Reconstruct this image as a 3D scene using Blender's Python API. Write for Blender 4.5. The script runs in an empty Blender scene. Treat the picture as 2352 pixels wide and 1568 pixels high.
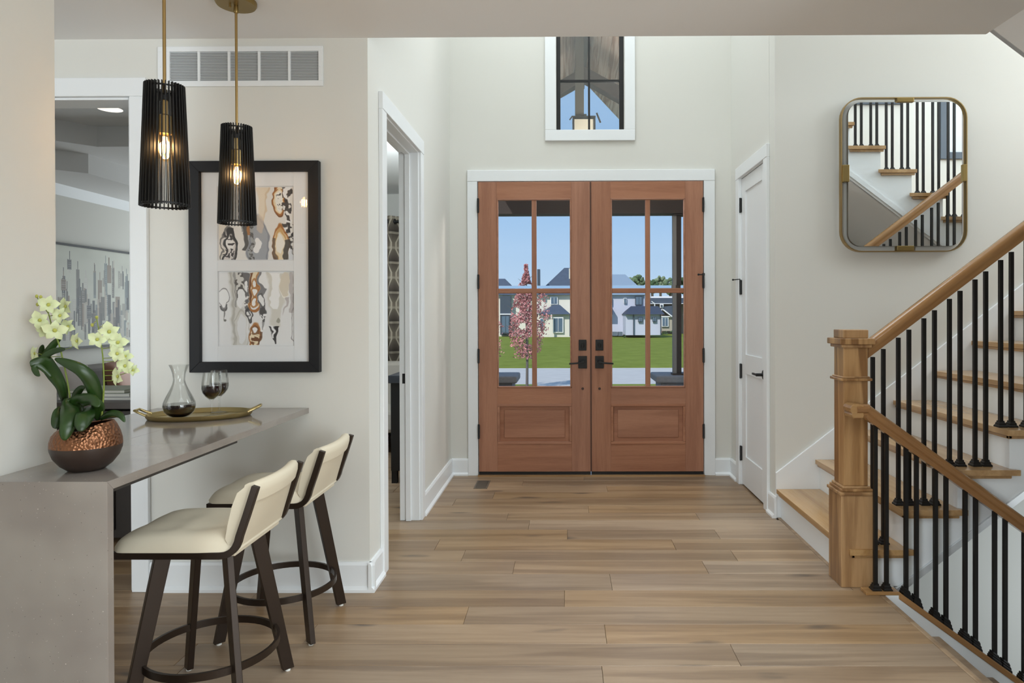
import bpy, bmesh, math, random
import numpy as np
from mathutils import Vector, Matrix
random.seed(7)
S = bpy.context.scene
COL = S.collection
PI = math.pi
# ---------------------------------------------------------------- camera
CF, CPI, CYA, CRO, CCX, CCY, CH = 1568.0, -.0051, .0068, -.0029, 1285.72, 728.80, 1.346
def _view():
    cr, sr = math.cos(CRO), math.sin(CRO)
    # rows: camera right(u), down(v), forward in (x',y'',z'') frame -> world
    def back(v):
        x, y, z = v
        c, s = math.cos(CPI), math.sin(CPI); y, z = c*y - s*z, s*y + c*z
        c, s = math.cos(CYA), math.sin(CYA); x, y = c*x - s*y, s*x + c*y
        return Vector((x, y, z))
    right = back((cr, 0, sr)); up = back((-sr, 0, cr)); fwd = back((0, 1, 0))
    return right, up, fwd
VR, VU, VF = _view()
cam = bpy.data.cameras.new('camera'); camo = bpy.data.objects.new('camera', cam); COL.objects.link(camo)
camo.matrix_world = Matrix(((VR.x, VU.x, -VF.x, 0), (VR.y, VU.y, -VF.y, 0), (VR.z, VU.z, -VF.z, CH), (0, 0, 0, 1)))
cam.sensor_width = 36; cam.lens = CF*36/2352
cam.shift_x = -(CCX-1176)/2352; cam.shift_y = (CCY-784)/2352
cam.clip_start = .05; cam.clip_end = 500
S.camera = camo
# ---------------------------------------------------------------- colour management, world, sun, lights
S.view_settings.view_transform = 'Standard'; S.view_settings.look = 'None'
S.view_settings.gamma = 1; S.view_settings.use_curve_mapping = False
S.view_settings.exposure = 0.0
S.cycles.use_denoising = True
S.cycles.max_bounces = 10; S.cycles.diffuse_bounces = 5; S.cycles.glossy_bounces = 5
S.cycles.transmission_bounces = 10; S.cycles.transparent_max_bounces = 24
S.cycles.sample_clamp_indirect = 4.0
S.cycles.caustics_reflective = False; S.cycles.caustics_refractive = False
def lin(c): return tuple(((v/255)/12.92 if v/255 <= .04045 else ((v/255+.055)/1.055)**2.4) for v in c)
W = bpy.data.worlds.new('sky'); S.world = W; W.use_nodes = True
nt = W.node_tree; nt.nodes.clear()
o_ = nt.nodes.new('ShaderNodeOutputWorld'); b_ = nt.nodes.new('ShaderNodeBackground')
t_ = nt.nodes.new('ShaderNodeTexCoord'); sp = nt.nodes.new('ShaderNodeSeparateXYZ'); r_ = nt.nodes.new('ShaderNodeValToRGB')
nt.links.new(t_.outputs['Generated'], sp.inputs[0]); nt.links.new(sp.outputs['Z'], r_.inputs[0])
r_.color_ramp.elements[0].position = 0.0; r_.color_ramp.elements[0].color = (*lin((190, 216, 240)), 1)
r_.color_ramp.elements[1].position = 1.0; r_.color_ramp.elements[1].color = (*lin((110, 158, 222)), 1)
e = r_.color_ramp.elements.new(.15); e.color = (*lin((160, 199, 238)), 1)
nt.links.new(r_.outputs[0], b_.inputs[0]); b_.inputs[1].default_value = 1.0; nt.links.new(b_.outputs[0], o_.inputs[0])
def light(name, kind, loc, target, energy, color=(1, 1, 1), size=None, sy=None, **k):
    l = bpy.data.lights.new(name, kind); l.energy = energy; l.color = color
    if kind == 'AREA':
        l.shape = 'RECTANGLE'; l.size = size; l.size_y = sy or size
    for a, b in k.items(): setattr(l, a, b)
    o = bpy.data.objects.new(name, l); COL.objects.link(o); o.location = loc
    o.rotation_euler = (Vector(target)-Vector(loc)).to_track_quat('-Z', 'Y').to_euler()
    return o
light('sun', 'SUN', (0, 0, 30), (6, 10, 20), 3.4, (1, .96, .9), angle=.01)
LW = (.855, .945, 1.0)
light('kitchen_right_fill_light', 'AREA', (4.7, -1.4, 1.5), (-.8, 3.4, 1.4), 62, LW, 2.8, 2.2)  # fill added on the right of the room; the wall has no window
light('kitchen_back_fill_light', 'AREA', (3.9, -3.8, 1.45), (.9, 3.6, 1.0), 175, LW, 1.9, 2.3)  # unseen frontal fill added behind the camera
light('kitchen_back_left_fill_light', 'AREA', (-2.8, -3.8, 1.45), (1.9, 4.5, 1.2), 195, LW, 1.7, 2.3)  # second added fill behind the camera, aimed at the stair wall
light('kitchen_left_fill_light', 'AREA', (-4.6, .5, 1.5), (-.9, 2.2, 1.3), 26, LW, 2.5, 2.0)  # added fill from the left side, no window modelled
light('kitchen_upward_fill_light', 'AREA', (3.7, -1.2, .35), (-.2, 1.2, 2.9), 40, LW, 1.6, 1.6)  # added near the floor, aimed up to brighten the ceiling
light('foyer_upper_fill_light', 'AREA', (.2, 4.5, 5.3), (.2, 4.55, 0), 60, LW, 2.0, 2.0)  # unseen soft fill added under the high foyer ceiling
light('landing_window_light', 'AREA', (4.9, 3.75, 3.3), (-.9, 4.3, 1.3), 122, LW, 1.3, 2.4)
light('kitchen_overhead_fill_light', 'AREA', (.75, 1.0, 2.66), (.75, 1.1, 0), 50, LW, 2.2, 1.9, spread=2.2)  # added overhead fill to brighten the floor, no fixture here
light('stair_upper_light', 'AREA', (2.9, 3.6, 5.3), (2.7, 3.6, 2.2), 40, LW, 2.4, 1.8)
light('basement_light', 'AREA', (3.6, 3.2, -.6), (2.0, 4.5, -.5), 15, LW, .8, .8)
light('living_fill_light', 'AREA', (-3.4, 8.7, 1.5), (-3.6, 4, 1.6), 38, LW, 2.0, 1.6)  # fill added to brighten the living room; its back wall is solid
light('study_fill_light', 'AREA', (-1.5, 5.0, 2.5), (-1.6, 6.6, 1.0), 26, LW, .7, .5)  # added fill inside the study, hung below its ceiling

# ---------------------------------------------------------------- helpers
def ray(px, py):
    return VR*((px-CCX)/CF) - VU*((py-CCY)/CF) + VF
def at(px, py, Y=None, X=None, Z=None):
    d = ray(px, py)
    t = X/d.x if X is not None else (Y/d.y if Y is not None else (Z-CH)/d.z)
    return Vector((0, 0, CH)) + d*t
class MB:
    def __init__(s): s.v = []; s.f = []
    def add(s, vs, fs):
        n = len(s.v); s.v += [tuple(v) for v in vs]; s.f += [tuple(n+i for i in f) for f in fs]; return s
    def box(s, x0, y0, z0, x1, y1, z1):
        x0, x1 = min(x0, x1), max(x0, x1); y0, y1 = min(y0, y1), max(y0, y1); z0, z1 = min(z0, z1), max(z0, z1)
        return s.add([(x0, y0, z0), (x1, y0, z0), (x1, y1, z0), (x0, y1, z0), (x0, y0, z1), (x1, y0, z1), (x1, y1, z1), (x0, y1, z1)],
                     [(0, 3, 2, 1), (4, 5, 6, 7), (0, 1, 5, 4), (1, 2, 6, 5), (2, 3, 7, 6), (3, 0, 4, 7)])
    def prism(s, poly, ax, a, b):
        """poly 2D; ax 'y': poly is (x,z); 'x': poly is (y,z); 'z': poly is (x,y)"""
        def m(p, t): return {'y': (p[0], t, p[1]), 'x': (t, p[0], p[1]), 'z': (p[0], p[1], t)}[ax]
        n = len(poly)
        return s.add([m(p, a) for p in poly]+[m(p, b) for p in poly],
                     [tuple(range(n)), tuple(range(2*n-1, n-1, -1))]+[(i, n+i, n+(i+1) % n, (i+1) % n) for i in range(n)])
    def sweep(s, pts, prof, up=(0, 0, 1), closed=False, scales=None):
        """prof: list of (side, up) offsets"""
        pts = [Vector(p) for p in pts]; n = len(pts); m = len(prof); up = Vector(up); vs = []
        for i, p in enumerate(pts):
            if closed: t = pts[(i+1) % n]-pts[i-1]
            else: t = pts[min(i+1, n-1)]-pts[max(i-1, 0)]
            t.normalize(); sd = t.cross(up)
            if sd.length < 1e-4: sd = t.cross(Vector((1, 0, 0)))
            sd.normalize(); u = sd.cross(t); k = scales[i] if scales else 1
            vs += [p+sd*a*k+u*b*k for a, b in prof]
        fs = []
        for i in range(n if closed else n-1):
            j = (i+1) % n
            for a in range(m): fs.append((i*m+a, i*m+(a+1) % m, j*m+(a+1) % m, j*m+a))
        if not closed: fs += [tuple(range(m-1, -1, -1)), tuple((n-1)*m+a for a in range(m))]
        return s.add(vs, fs)
    def tube(s, pts, r, n=8, up=(0, 0, 1), closed=False, scales=None):
        return s.sweep(pts, [(r*math.cos(2*PI*a/n), r*math.sin(2*PI*a/n)) for a in range(n)], up, closed, scales)
    def lathe(s, prof, c=(0, 0, 0), n=24, sx=1, sy=1, cap=True):
        k = len(prof); vs = [(c[0]+r*sx*math.cos(2*PI*a/n), c[1]+r*sy*math.sin(2*PI*a/n), c[2]+z) for r, z in prof for a in range(n)]
        fs = [(i*n+a, i*n+(a+1) % n, (i+1)*n+(a+1) % n, (i+1)*n+a) for i in range(k-1) for a in range(n)]
        if cap and prof[0][0] > 1e-6: fs.append(tuple(range(n-1, -1, -1)))
        if cap and prof[-1][0] > 1e-6: fs.append(tuple((k-1)*n+a for a in range(n)))
        return s.add(vs, fs)
    def ball(s, c, r, n=10, sc=(1, 1, 1)):
        pr = [(r*math.sin(PI*i/n), -r*math.cos(PI*i/n)) for i in range(n+1)]
        b = MB().lathe(pr, (0, 0, 0), 2*n)
        return s.add([(c[0]+x*sc[0], c[1]+y*sc[1], c[2]+z*sc[2]) for x, y, z in b.v], b.f)
    def xf(s, M): s.v = [tuple(M @ Vector(v)) for v in s.v]; return s
def wloc(o):
    v = Vector((0, 0, 0))
    while o is not None: v = v+Vector(o.location); o = o.parent
    return v
def tag(o, label=None, cat=None, group=None, kind=None):
    for k, v in (('label', label), ('category', cat), ('group', group), ('kind', kind)):
        if v: o[k] = v
    return o
def link(name, me, m=None, parent=None, loc=None):
    o = bpy.data.objects.new(name, me); COL.objects.link(o)
    if m is not None and me is not None and not me.materials: me.materials.append(m)
    if parent is not None: o.parent = parent
    return o
def obj(name, mb, m, parent=None, bevel=0, seg=2, smooth=False, weld=False):
    """mesh given in world coordinates (as if every root stood unrotated)"""
    off = wloc(parent) if parent is not None else Vector((0, 0, 0))
    me = bpy.data.meshes.new(name)
    me.from_pydata([(v[0]-off.x, v[1]-off.y, v[2]-off.z) for v in mb.v], [], mb.f)
    bm = bmesh.new(); bm.from_mesh(me)
    if weld: bmesh.ops.remove_doubles(bm, verts=bm.verts, dist=1e-5)
    bmesh.ops.recalc_face_normals(bm, faces=bm.faces)
    bm.to_mesh(me); bm.free()
    if smooth: me.polygons.foreach_set('use_smooth', [True]*len(me.polygons))
    o = link(name, me, m, parent)
    if bevel:
        md = o.modifiers.new('bevel', 'BEVEL'); md.width = bevel; md.segments = seg; md.limit_method = 'ANGLE'; md.angle_limit = .6
        md.harden_normals = False
    if smooth:
        md = o.modifiers.new('es', 'EDGE_SPLIT'); md.split_angle = 1.0
    return o
def root(name, label, cat, loc=(0, 0, 0), group=None, kind=None):
    o = bpy.data.objects.new(name, None); COL.objects.link(o); o.location = loc; o.empty_display_size = .1
    return tag(o, label, cat, group, kind)
def B(*a): return MB().box(*a)

# ---------------------------------------------------------------- materials
def newmat(name):
    m = bpy.data.materials.new(name); m.use_nodes = True; n = m.node_tree
    return m, n, n.nodes['Principled BSDF']
def mat(name, c, rough=.5, metal=0, bump=0, bscale=200, spec=.5, var=0, **k):
    m, n, p = newmat(name); c = lin(c)
    p.inputs['Base Color'].default_value = (*c, 1); p.inputs['Roughness'].default_value = rough
    p.inputs['Metallic'].default_value = metal; p.inputs['Specular IOR Level'].default_value = spec
    for a, b in k.items(): p.inputs[a.replace('_', ' ')].default_value = b
    if bump or var:
        tc = n.nodes.new('ShaderNodeTexCoord'); no = n.nodes.new('ShaderNodeTexNoise'); no.inputs['Scale'].default_value = bscale
        no.inputs['Detail'].default_value = 4
        n.links.new(tc.outputs['Object'], no.inputs['Vector'])
        if bump:
            bu = n.nodes.new('ShaderNodeBump'); bu.inputs['Strength'].default_value = bump; bu.inputs['Distance'].default_value = .002
            n.links.new(no.outputs['Fac'], bu.inputs['Height']); n.links.new(bu.outputs[0], p.inputs['Normal'])
        if var:
            hs = n.nodes.new('ShaderNodeMapRange'); hs.inputs['To Min'].default_value = 1-var; hs.inputs['To Max'].default_value = 1+var
            hs.inputs['From Min'].default_value = .3; hs.inputs['From Max'].default_value = .7
            mx = n.nodes.new('ShaderNodeVectorMath'); mx.operation = 'SCALE'; mx.inputs[0].default_value = c
            n.links.new(no.outputs['Fac'], hs.inputs['Value']); n.links.new(hs.outputs[0], mx.inputs['Scale']); n.links.new(mx.outputs[0], p.inputs['Base Color'])
    return m
def wood(name, cols, rough=.4, axis='X', rot=0, scale=1.0, fine=60, pervar=.12, knots=0, spec=.5, grain=.35, coat=0):
    """grain along axis; cols = (dark, mid, light) sRGB"""
    m, n, p = newmat(name); N = n.nodes.new; L = n.links.new
    tc = N('ShaderNodeTexCoord'); oi = N('ShaderNodeObjectInfo')
    mp = N('ShaderNodeMapping'); mp.inputs['Rotation'].default_value = (0, rot, 0)
    rv = N('ShaderNodeVectorMath'); rv.operation = 'SCALE'; rv.inputs[0].default_value = (31.7, 17.3, 23.9)
    L(oi.outputs['Random'], rv.inputs['Scale'])
    ad = N('ShaderNodeVectorMath'); ad.operation = 'ADD'
    L(tc.outputs['Object'], mp.inputs['Vector'])
    st = N('ShaderNodeVectorMath'); st.operation = 'MULTIPLY'
    k = {'X': (.06, 1, 1), 'Y': (1, .06, 1), 'Z': (1, 1, .06)}[axis]
    st.inputs[1].default_value = tuple(v*scale for v in k)
    L(mp.outputs[0], st.inputs[0]); L(st.outputs[0], ad.inputs[0]); L(rv.outputs[0], ad.inputs[1])
    n1 = N('ShaderNodeTexNoise'); n1.inputs['Scale'].default_value = 9; n1.inputs['Detail'].default_value = 6; n1.inputs['Distortion'].default_value = .6
    n2 = N('ShaderNodeTexNoise'); n2.inputs['Scale'].default_value = fine; n2.inputs['Detail'].default_value = 5; n2.inputs['Roughness'].default_value = .7
    L(ad.outputs[0], n1.inputs['Vector']); L(ad.outputs[0], n2.inputs['Vector'])
    wv = N('ShaderNodeMath'); wv.operation = 'MULTIPLY'; wv.inputs[1].default_value = 26
    L(n1.outputs['Fac'], wv.inputs[0]); si = N('ShaderNodeMath'); si.operation = 'SINE'; L(wv.outputs[0], si.inputs[0])
    mxa = N('ShaderNodeMath'); mxa.operation = 'MULTIPLY_ADD'; mxa.inputs[1].default_value = .5*grain; L(si.outputs[0], mxa.inputs[0]); L(n1.outputs['Fac'], mxa.inputs[2])
    mxb = N('ShaderNodeMath'); mxb.operation = 'MULTIPLY_ADD'; mxb.inputs[1].default_value = .5; L(n2.outputs['Fac'], mxb.inputs[0]); L(mxa.outputs[0], mxb.inputs[2])
    sb = N('ShaderNodeMath'); sb.operation = 'SUBTRACT'; sb.inputs[1].default_value = .25; L(mxb.outputs[0], sb.inputs[0])
    cr = N('ShaderNodeValToRGB'); cr.color_ramp.elements[0].position = .18; cr.color_ramp.elements[0].color = (*lin(cols[0]), 1)
    cr.color_ramp.elements[1].position = .82; cr.color_ramp.elements[1].color = (*lin(cols[2]), 1)
    e = cr.color_ramp.elements.new(.5); e.color = (*lin(cols[1]), 1)
    L(sb.outputs[0], cr.inputs[0])
    out = cr.outputs[0]
    hv = N('ShaderNodeHueSaturation')
    mr = N('ShaderNodeMapRange'); mr.inputs['To Min'].default_value = 1-pervar; mr.inputs['To Max'].default_value = 1+pervar; L(oi.outputs['Random'], mr.inputs['Value'])
    fr = N('ShaderNodeMath'); fr.operation = 'MULTIPLY'; fr.inputs[1].default_value = 7.13; L(oi.outputs['Random'], fr.inputs[0])
    ff = N('ShaderNodeMath'); ff.operation = 'FRACT'; L(fr.outputs[0], ff.inputs[0])
    ms = N('ShaderNodeMapRange'); ms.inputs['To Min'].default_value = 1-pervar*1.4; ms.inputs['To Max'].default_value = 1+pervar; L(ff.outputs[0], ms.inputs['Value'])
    L(mr.outputs[0], hv.inputs['Value']); L(ms.outputs[0], hv.inputs['Saturation']); L(out, hv.inputs['Color']); out = hv.outputs[0]
    if knots:
        vo = N('ShaderNodeTexVoronoi'); vo.inputs['Scale'].default_value = 1.0
        s3 = N('ShaderNodeVectorMath'); s3.operation = 'MULTIPLY'; s3.inputs[1].default_value = (1.5, 5.2, 1)
        a3 = N('ShaderNodeVectorMath'); a3.operation = 'ADD'; L(tc.outputs['Object'], s3.inputs[0]); L(s3.outputs[0], a3.inputs[0]); L(rv.outputs[0], a3.inputs[1])
        n3 = N('ShaderNodeTexNoise'); n3.inputs['Scale'].default_value = 3; L(a3.outputs[0], n3.inputs['Vector'])
        a4 = N('ShaderNodeVectorMath'); a4.operation = 'MULTIPLY_ADD'; a4.inputs[1].default_value = (.3, .3, .3); L(n3.outputs['Color'], a4.inputs[0]); L(a3.outputs[0], a4.inputs[2])
        L(a4.outputs[0], vo.inputs['Vector'])
        kr = N('ShaderNodeValToRGB'); kr.color_ramp.elements[0].position = .035; kr.color_ramp.elements[0].color = (knots, knots, knots, 1)
        kr.color_ramp.elements[1].position = .16; kr.color_ramp.elements[1].color = (0, 0, 0, 1); L(vo.outputs['Distance'], kr.inputs[0])
        km = N('ShaderNodeMixRGB'); L(kr.outputs[0], km.inputs[0]); L(out, km.inputs[1]); km.inputs[2].default_value = (*lin((72, 62, 54)), 1); out = km.outputs[0]
    L(out, p.inputs['Base Color']); p.inputs['Roughness'].default_value = rough; p.inputs['Specular IOR Level'].default_value = spec
    p.inputs['Coat Weight'].default_value = coat; p.inputs['Coat Roughness'].default_value = .12
    bu = N('ShaderNodeBump'); bu.inputs['Strength'].default_value = .12; bu.inputs['Distance'].default_value = .002
    L(n2.outputs['Fac'], bu.inputs['Height']); L(bu.outputs[0], p.inputs['Normal'])
    return m
def thin_glass(name, fac=.06, tint=(1, 1, 1)):
    m = bpy.data.materials.new(name); m.use_nodes = True; n = m.node_tree; n.nodes.clear(); N = n.nodes.new
    o = N('ShaderNodeOutputMaterial'); mx = N('ShaderNodeMixShader'); t = N('ShaderNodeBsdfTransparent'); g = N('ShaderNodeBsdfGlossy')
    t.inputs[0].default_value = (*tint, 1); g.inputs['Roughness'].default_value = .01; mx.inputs[0].default_value = fac
    n.links.new(t.outputs[0], mx.inputs[1]); n.links.new(g.outputs[0], mx.inputs[2]); n.links.new(mx.outputs[0], o.inputs[0]); return m
def emis(name, c, s):
    m = bpy.data.materials.new(name); m.use_nodes = True; n = m.node_tree; n.nodes.clear()
    o = n.nodes.new('ShaderNodeOutputMaterial'); e = n.nodes.new('ShaderNodeEmission'); e.inputs[0].default_value = (*lin(c), 1); e.inputs[1].default_value = s
    n.links.new(e.outputs[0], o.inputs[0]); return m
def vcol(name, rough=.6):
    m, n, p = newmat(name); a = n.nodes.new('ShaderNodeVertexColor'); a.layer_name = 'Col'
    n.links.new(a.outputs[0], p.inputs['Base Color']); p.inputs['Roughness'].default_value = rough; return m

WALL = mat('wall_paint', (217, 216, 210), .75, bump=.08, bscale=250, spec=.2)
CEIL = mat('ceiling_paint', (236, 236, 236), .85, spec=.1)
TRIM = mat('white_trim', (232, 235, 237), .35, spec=.4)
OAKF = wood('floor_oak', ((116, 93, 70), (144, 119, 92), (168, 143, 114)), .38, 'X', pervar=.13, knots=.9, fine=45, grain=.13)
OAK = wood('oak_tread', ((152, 116, 76), (174, 138, 94), (192, 156, 110)), .24, 'Y', pervar=.04, fine=70, coat=.25, grain=.15)
OAKZ = wood('oak_newel', ((128, 92, 56), (158, 120, 78), (178, 140, 96)), .32, 'Z', pervar=.03, fine=90, grain=.5, coat=.15)
OAKX = wood('oak_along_x', ((140, 104, 64), (160, 122, 78), (178, 140, 94)), .28, 'X', pervar=.04, fine=70, coat=.15)
OAKUP = wood('oak_rail_up', ((132, 92, 54), (156, 114, 70), (176, 134, 88)), .25, 'X', rot=math.atan(.757), pervar=.02, fine=70, coat=.3, grain=.15)
OAKDN = wood('oak_rail_down', ((128, 88, 50), (150, 108, 64), (168, 126, 80)), .25, 'X', rot=-math.atan(.73), pervar=.02, fine=70, coat=.3, grain=.15)
MAHZ = wood('door_wood_upright', ((138, 90, 66), (160, 110, 84), (178, 128, 100)), .42, 'Z', pervar=.03, fine=110, grain=.04, scale=1.6)
MAHX = wood('door_wood_level', ((138, 90, 66), (160, 110, 84), (178, 128, 100)), .42, 'X', pervar=.03, fine=110, grain=.04, scale=1.6)
BLACK = mat('black_metal', (22, 22, 23), .45, spec=.4)
IRON = mat('baluster_iron', (20, 17, 15), .5, spec=.35)
BRASS = mat('brushed_brass', (182, 154, 104), .32, 1)
BRASSD = mat('aged_brass', (150, 128, 82), .4, 1)
GOLD = mat('tray_gold', (190, 172, 122), .34, 1, bump=.25, bscale=300)
BRONZE = mat('dark_bronze', (50, 39, 31), .36, .45)
CREAM = mat('cream_upholstery', (222, 212, 190), .62, bump=.1, bscale=500, spec=.3)
GLASS = thin_glass('pane_glass', .018)
UGLASS = thin_glass('upper_pane_glass', .07, (.93, .95, .96))
MIRR = mat('mirror_silver', (236, 240, 242), .003, 1)
def clear_glass():
    m = bpy.data.materials.new('clear_glass'); m.use_nodes = True; n = m.node_tree; n.nodes.clear(); N = n.nodes.new
    o = N('ShaderNodeOutputMaterial'); mx = N('ShaderNodeMixShader'); t = N('ShaderNodeBsdfTransparent'); g = N('ShaderNodeBsdfGlossy'); lw = N('ShaderNodeLayerWeight')
    lw.inputs[0].default_value = .22; t.inputs[0].default_value = (.97, .975, .97, 1); g.inputs['Roughness'].default_value = .02
    rp = N('ShaderNodeMath'); rp.operation = 'MULTIPLY_ADD'; rp.inputs[1].default_value = .45; rp.inputs[2].default_value = .03; rp.use_clamp = True
    n.links.new(lw.outputs['Fresnel'], rp.inputs[0]); n.links.new(rp.outputs[0], mx.inputs[0])
    n.links.new(t.outputs[0], mx.inputs[1]); n.links.new(g.outputs[0], mx.inputs[2]); n.links.new(mx.outputs[0], o.inputs[0]); return m
CGLASS = clear_glass()
BEVG = mat('bevelled_glass', (255, 255, 255), .0, Transmission_Weight=1.0, IOR=1.5)
WINE = mat('red_wine', (24, 3, 8), .05, spec=.4)
LEAF = mat('orchid_leaf', (34, 60, 20), .33, var=.4, bscale=12, spec=.5)
PETAL = mat('orchid_petal', (222, 228, 182), .55, var=.07, bscale=60, Subsurface_Weight=.15)
STEM = mat('orchid_stem', (128, 146, 62), .5)
LIP = mat('orchid_lip', (176, 178, 84), .5)
SOIL = mat('potting_soil', (30, 24, 20), .9)
# quartz with specks
QZ, n_, p_ = newmat('grey_quartz')
def _q():
    N = n_.nodes.new; L = n_.links.new
    tc = N('ShaderNodeTexCoord'); no = N('ShaderNodeTexNoise'); no.inputs['Scale'].default_value = 5; L(tc.outputs['Object'], no.inputs['Vector'])
    cr = N('ShaderNodeValToRGB'); cr.color_ramp.elements[0].color = (*lin((134, 126, 120)), 1); cr.color_ramp.elements[1].color = (*lin((150, 143, 136)), 1)
    cr.color_ramp.elements[0].position = .3; cr.color_ramp.elements[1].position = .7; L(no.outputs['Fac'], cr.inputs[0])
    out = cr.outputs[0]
    for sc, th, c in ((70, .07, (176, 166, 156)), (55, .06, (96, 88, 82)), (28, .045, (188, 178, 166))):
        v = N('ShaderNodeTexVoronoi'); v.inputs['Scale'].default_value = sc; L(tc.outputs['Object'], v.inputs['Vector'])
        r = N('ShaderNodeMath'); r.operation = 'LESS_THAN'; r.inputs[1].default_value = th; L(v.outputs['Distance'], r.inputs[0])
        mx = N('ShaderNodeMixRGB'); L(r.outputs[0], mx.inputs[0]); L(out, mx.inputs[1]); mx.inputs[2].default_value = (*lin(c), 1); out = mx.outputs[0]
    L(out, p_.inputs['Base Color']); p_.inputs['Roughness'].default_value = .1; p_.inputs['Specular IOR Level'].default_value = .6
_q()
# hammered copper pot
COP, n_, p_ = newmat('hammered_copper')
def _c():
    N = n_.nodes.new; L = n_.links.new
    tc = N('ShaderNodeTexCoord'); v = N('ShaderNodeTexVoronoi'); v.inputs['Scale'].default_value = 120; L(tc.outputs['Object'], v.inputs['Vector'])
    bu = N('ShaderNodeBump'); bu.inputs['Strength'].default_value = .9; bu.inputs['Distance'].default_value = .004; L(v.outputs['Distance'], bu.inputs['Height']); L(bu.outputs[0], p_.inputs['Normal'])
    p_.inputs['Base Color'].default_value = (*lin((140, 98, 72)), 1); p_.inputs['Metallic'].default_value = 1; p_.inputs['Roughness'].default_value = .34
_c()
POTD = mat('dark_glazed_pot', (60, 48, 42), .38, .25, var=.1, bscale=20)

# ---------------------------------------------------------------- key dimensions
XL, D0, D1, XR, YR, ZC, ZT = -.953, 3.318, 5.70, 1.391, 4.516, 2.69, 5.4
ZCNT = .8925
def st(name, mb, m, parent=None, label=None, cat=None, **k):
    o = obj(name, mb, m, parent, **k)
    if parent is None: tag(o, label, cat, kind='structure')
    return o
# ---------------------------------------------------------------- floor with planks
fl = MB()
fl.box(-4.95, -4.1, -.30, 1.50, 3.44, -.012); fl.box(-4.95, 3.44, -.30, XR, 9.1, -.012)
fl.box(1.50, -4.1, -.30, 5.1, 2.08, -.012); fl.box(1.4005, 3.265, -.30, 1.60, 4.516, -.0004); fl.box(1.3855, 4.516, -.3, 2.2, 5.84, -.0015)
fl.box(-4.95, -4.1, -.012, 5.1, .88, -.0005)
fl.box(-4.95, 4.4, -.012, -2.12, 9.1, -.0005)
floor = st('floor', fl, OAKF, None, 'wide plank greige oak floor running through foyer and kitchen', 'floor')
JN = {0: [1687], 1: [1389], 2: [1068], 3: [1294.6], 4: [1401.7], 5: [1178.5, 1618.6], 6: [1684.5], 7: [1546], 8: [1301.8, 1646], 9: [], 10: [1601], 11: [1350.7]}
EDG = [2.606, 2.782, 2.956, 3.134, 3.32, 3.53, 3.713, 3.887, 4.072, 4.257, 4.45, 4.61, 4.79]
edges = [.90+.1896*i for i in range(9)] + EDG + [4.79+.182*i for i in range(1, 8)]
for r in range(len(edges)-1):
    y0, y1 = edges[r], edges[r+1]
    ym = (y0+y1)/2
    xr = 1.50 if ym < 3.27 else (1.40 if ym < 4.5 else 1.385)
    xl = -3.3 if ym < 4.5 else -2.0
    js = []
    k = r-9
    if k in JN: js = [(x-1296.4)/1568*ym for x in JN[k]]
    xs = sorted(js)
    if not xs: xs = [random.uniform(-.9, .9)]
    while xs[0]-xl > 2.3: xs.insert(0, xs[0]-random.uniform(1.2, 2.2))
    while xr-xs[-1] > 2.3: xs.append(xs[-1]+random.uniform(1.2, 2.2))
    xs = [xl]+[x for x in xs if xl+.1 < x < xr-.08]+[xr]
    for a, b in zip(xs, xs[1:]):
        if ym > 5.86 and b > -1.08: b = -1.08
        if b-a < .05: continue
        o = obj('plank', B(a+.0006, y0+.0006, -.012, b-.0006, min(y1, 6.0)-.0006, 0), OAKF, floor, bevel=.0012, seg=1)
# ---------------------------------------------------------------- walls
def wall_y(name, x0, x1, y0, y1, z0, z1, holes, lab):
    """wall slab normal to Y with rectangular holes (xa,xb,za,zb)"""
    m = MB(); xs = sorted({x0, x1, *[h[0] for h in holes], *[h[1] for h in holes]})
    xs = [x for x in xs if x0 <= x <= x1]
    for a, b in zip(xs, xs[1:]):
        hs = sorted([h for h in holes if h[0] < (a+b)/2 < h[1]], key=lambda h: h[2]); z = z0
        for h in hs:
            if h[2] > z+1e-4: m.box(a, y0, z, b, y1, h[2])
            z = h[3]
        m.box(a, y0, z, b, y1, z1)
    return st(name, m, WALL, None, lab, 'wall')
def wall_x(name, y0, y1, x0, x1, z0, z1, holes, lab):
    m = MB(); ys = sorted({y0, y1, *[h[0] for h in holes], *[h[1] for h in holes]})
    for a, b in zip(ys, ys[1:]):
        hs = sorted([h for h in holes if h[0] < (a+b)/2 < h[1]], key=lambda h: h[2]); z = z0
        for h in hs:
            if h[2] > z+1e-4: m.box(x0, a, z, x1, b, h[2])
            z = h[3]
        m.box(x0, a, z, x1, b, z1)
    return st(name, m, WALL, None, lab, 'wall')
wall_y('wall_front', -4.8, XL-.12, D0, 3.438, 0, ZC, [(-2.95, -2.106, 0, 2.406)], 'greige wall behind the counter with framed print and air grille')
wall_x('wall_left', D0, 5.70, XL-.12, XL, 0, ZT, [(3.59, 4.455, 0, 2.411)], 'pale foyer side wall with the tall doorway to the study')
wall_y('wall_back', XL-.12, XR+.12, D1, 5.85, 0, ZT, [(-.72, 1.158, 0, 2.45), (-.062, .502, 2.876, 4.35)], 'foyer wall around the double front door and high window')
wall_x('wall_right', YR+.124, D1, XR, XR+.12, 0, ZT, [(4.713, 5.385, 0, 2.411)], 'short foyer side wall holding the white closet door')
wall_y('wall_stair', XR, 5.1, YR, YR+.12, -2.9, ZT, [], 'greige stairwell wall with the brass mirror')
st('wall_partition', B(-1.96, .6, 0, -1.596, 2.133, ZC), WALL, None, 'greige wall end that the grey counter runs into', 'wall')
wall_y('wall_kitchen', -4.95, 5.1, -4.1, -4.0, 0, ZC, [], 'kitchen wall behind the viewer')
wall_x('wall_far_left', -4.0, 9.0, -4.92, -4.8, 0, 3.0, [], 'living room side wall with the skyline painting')
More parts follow.
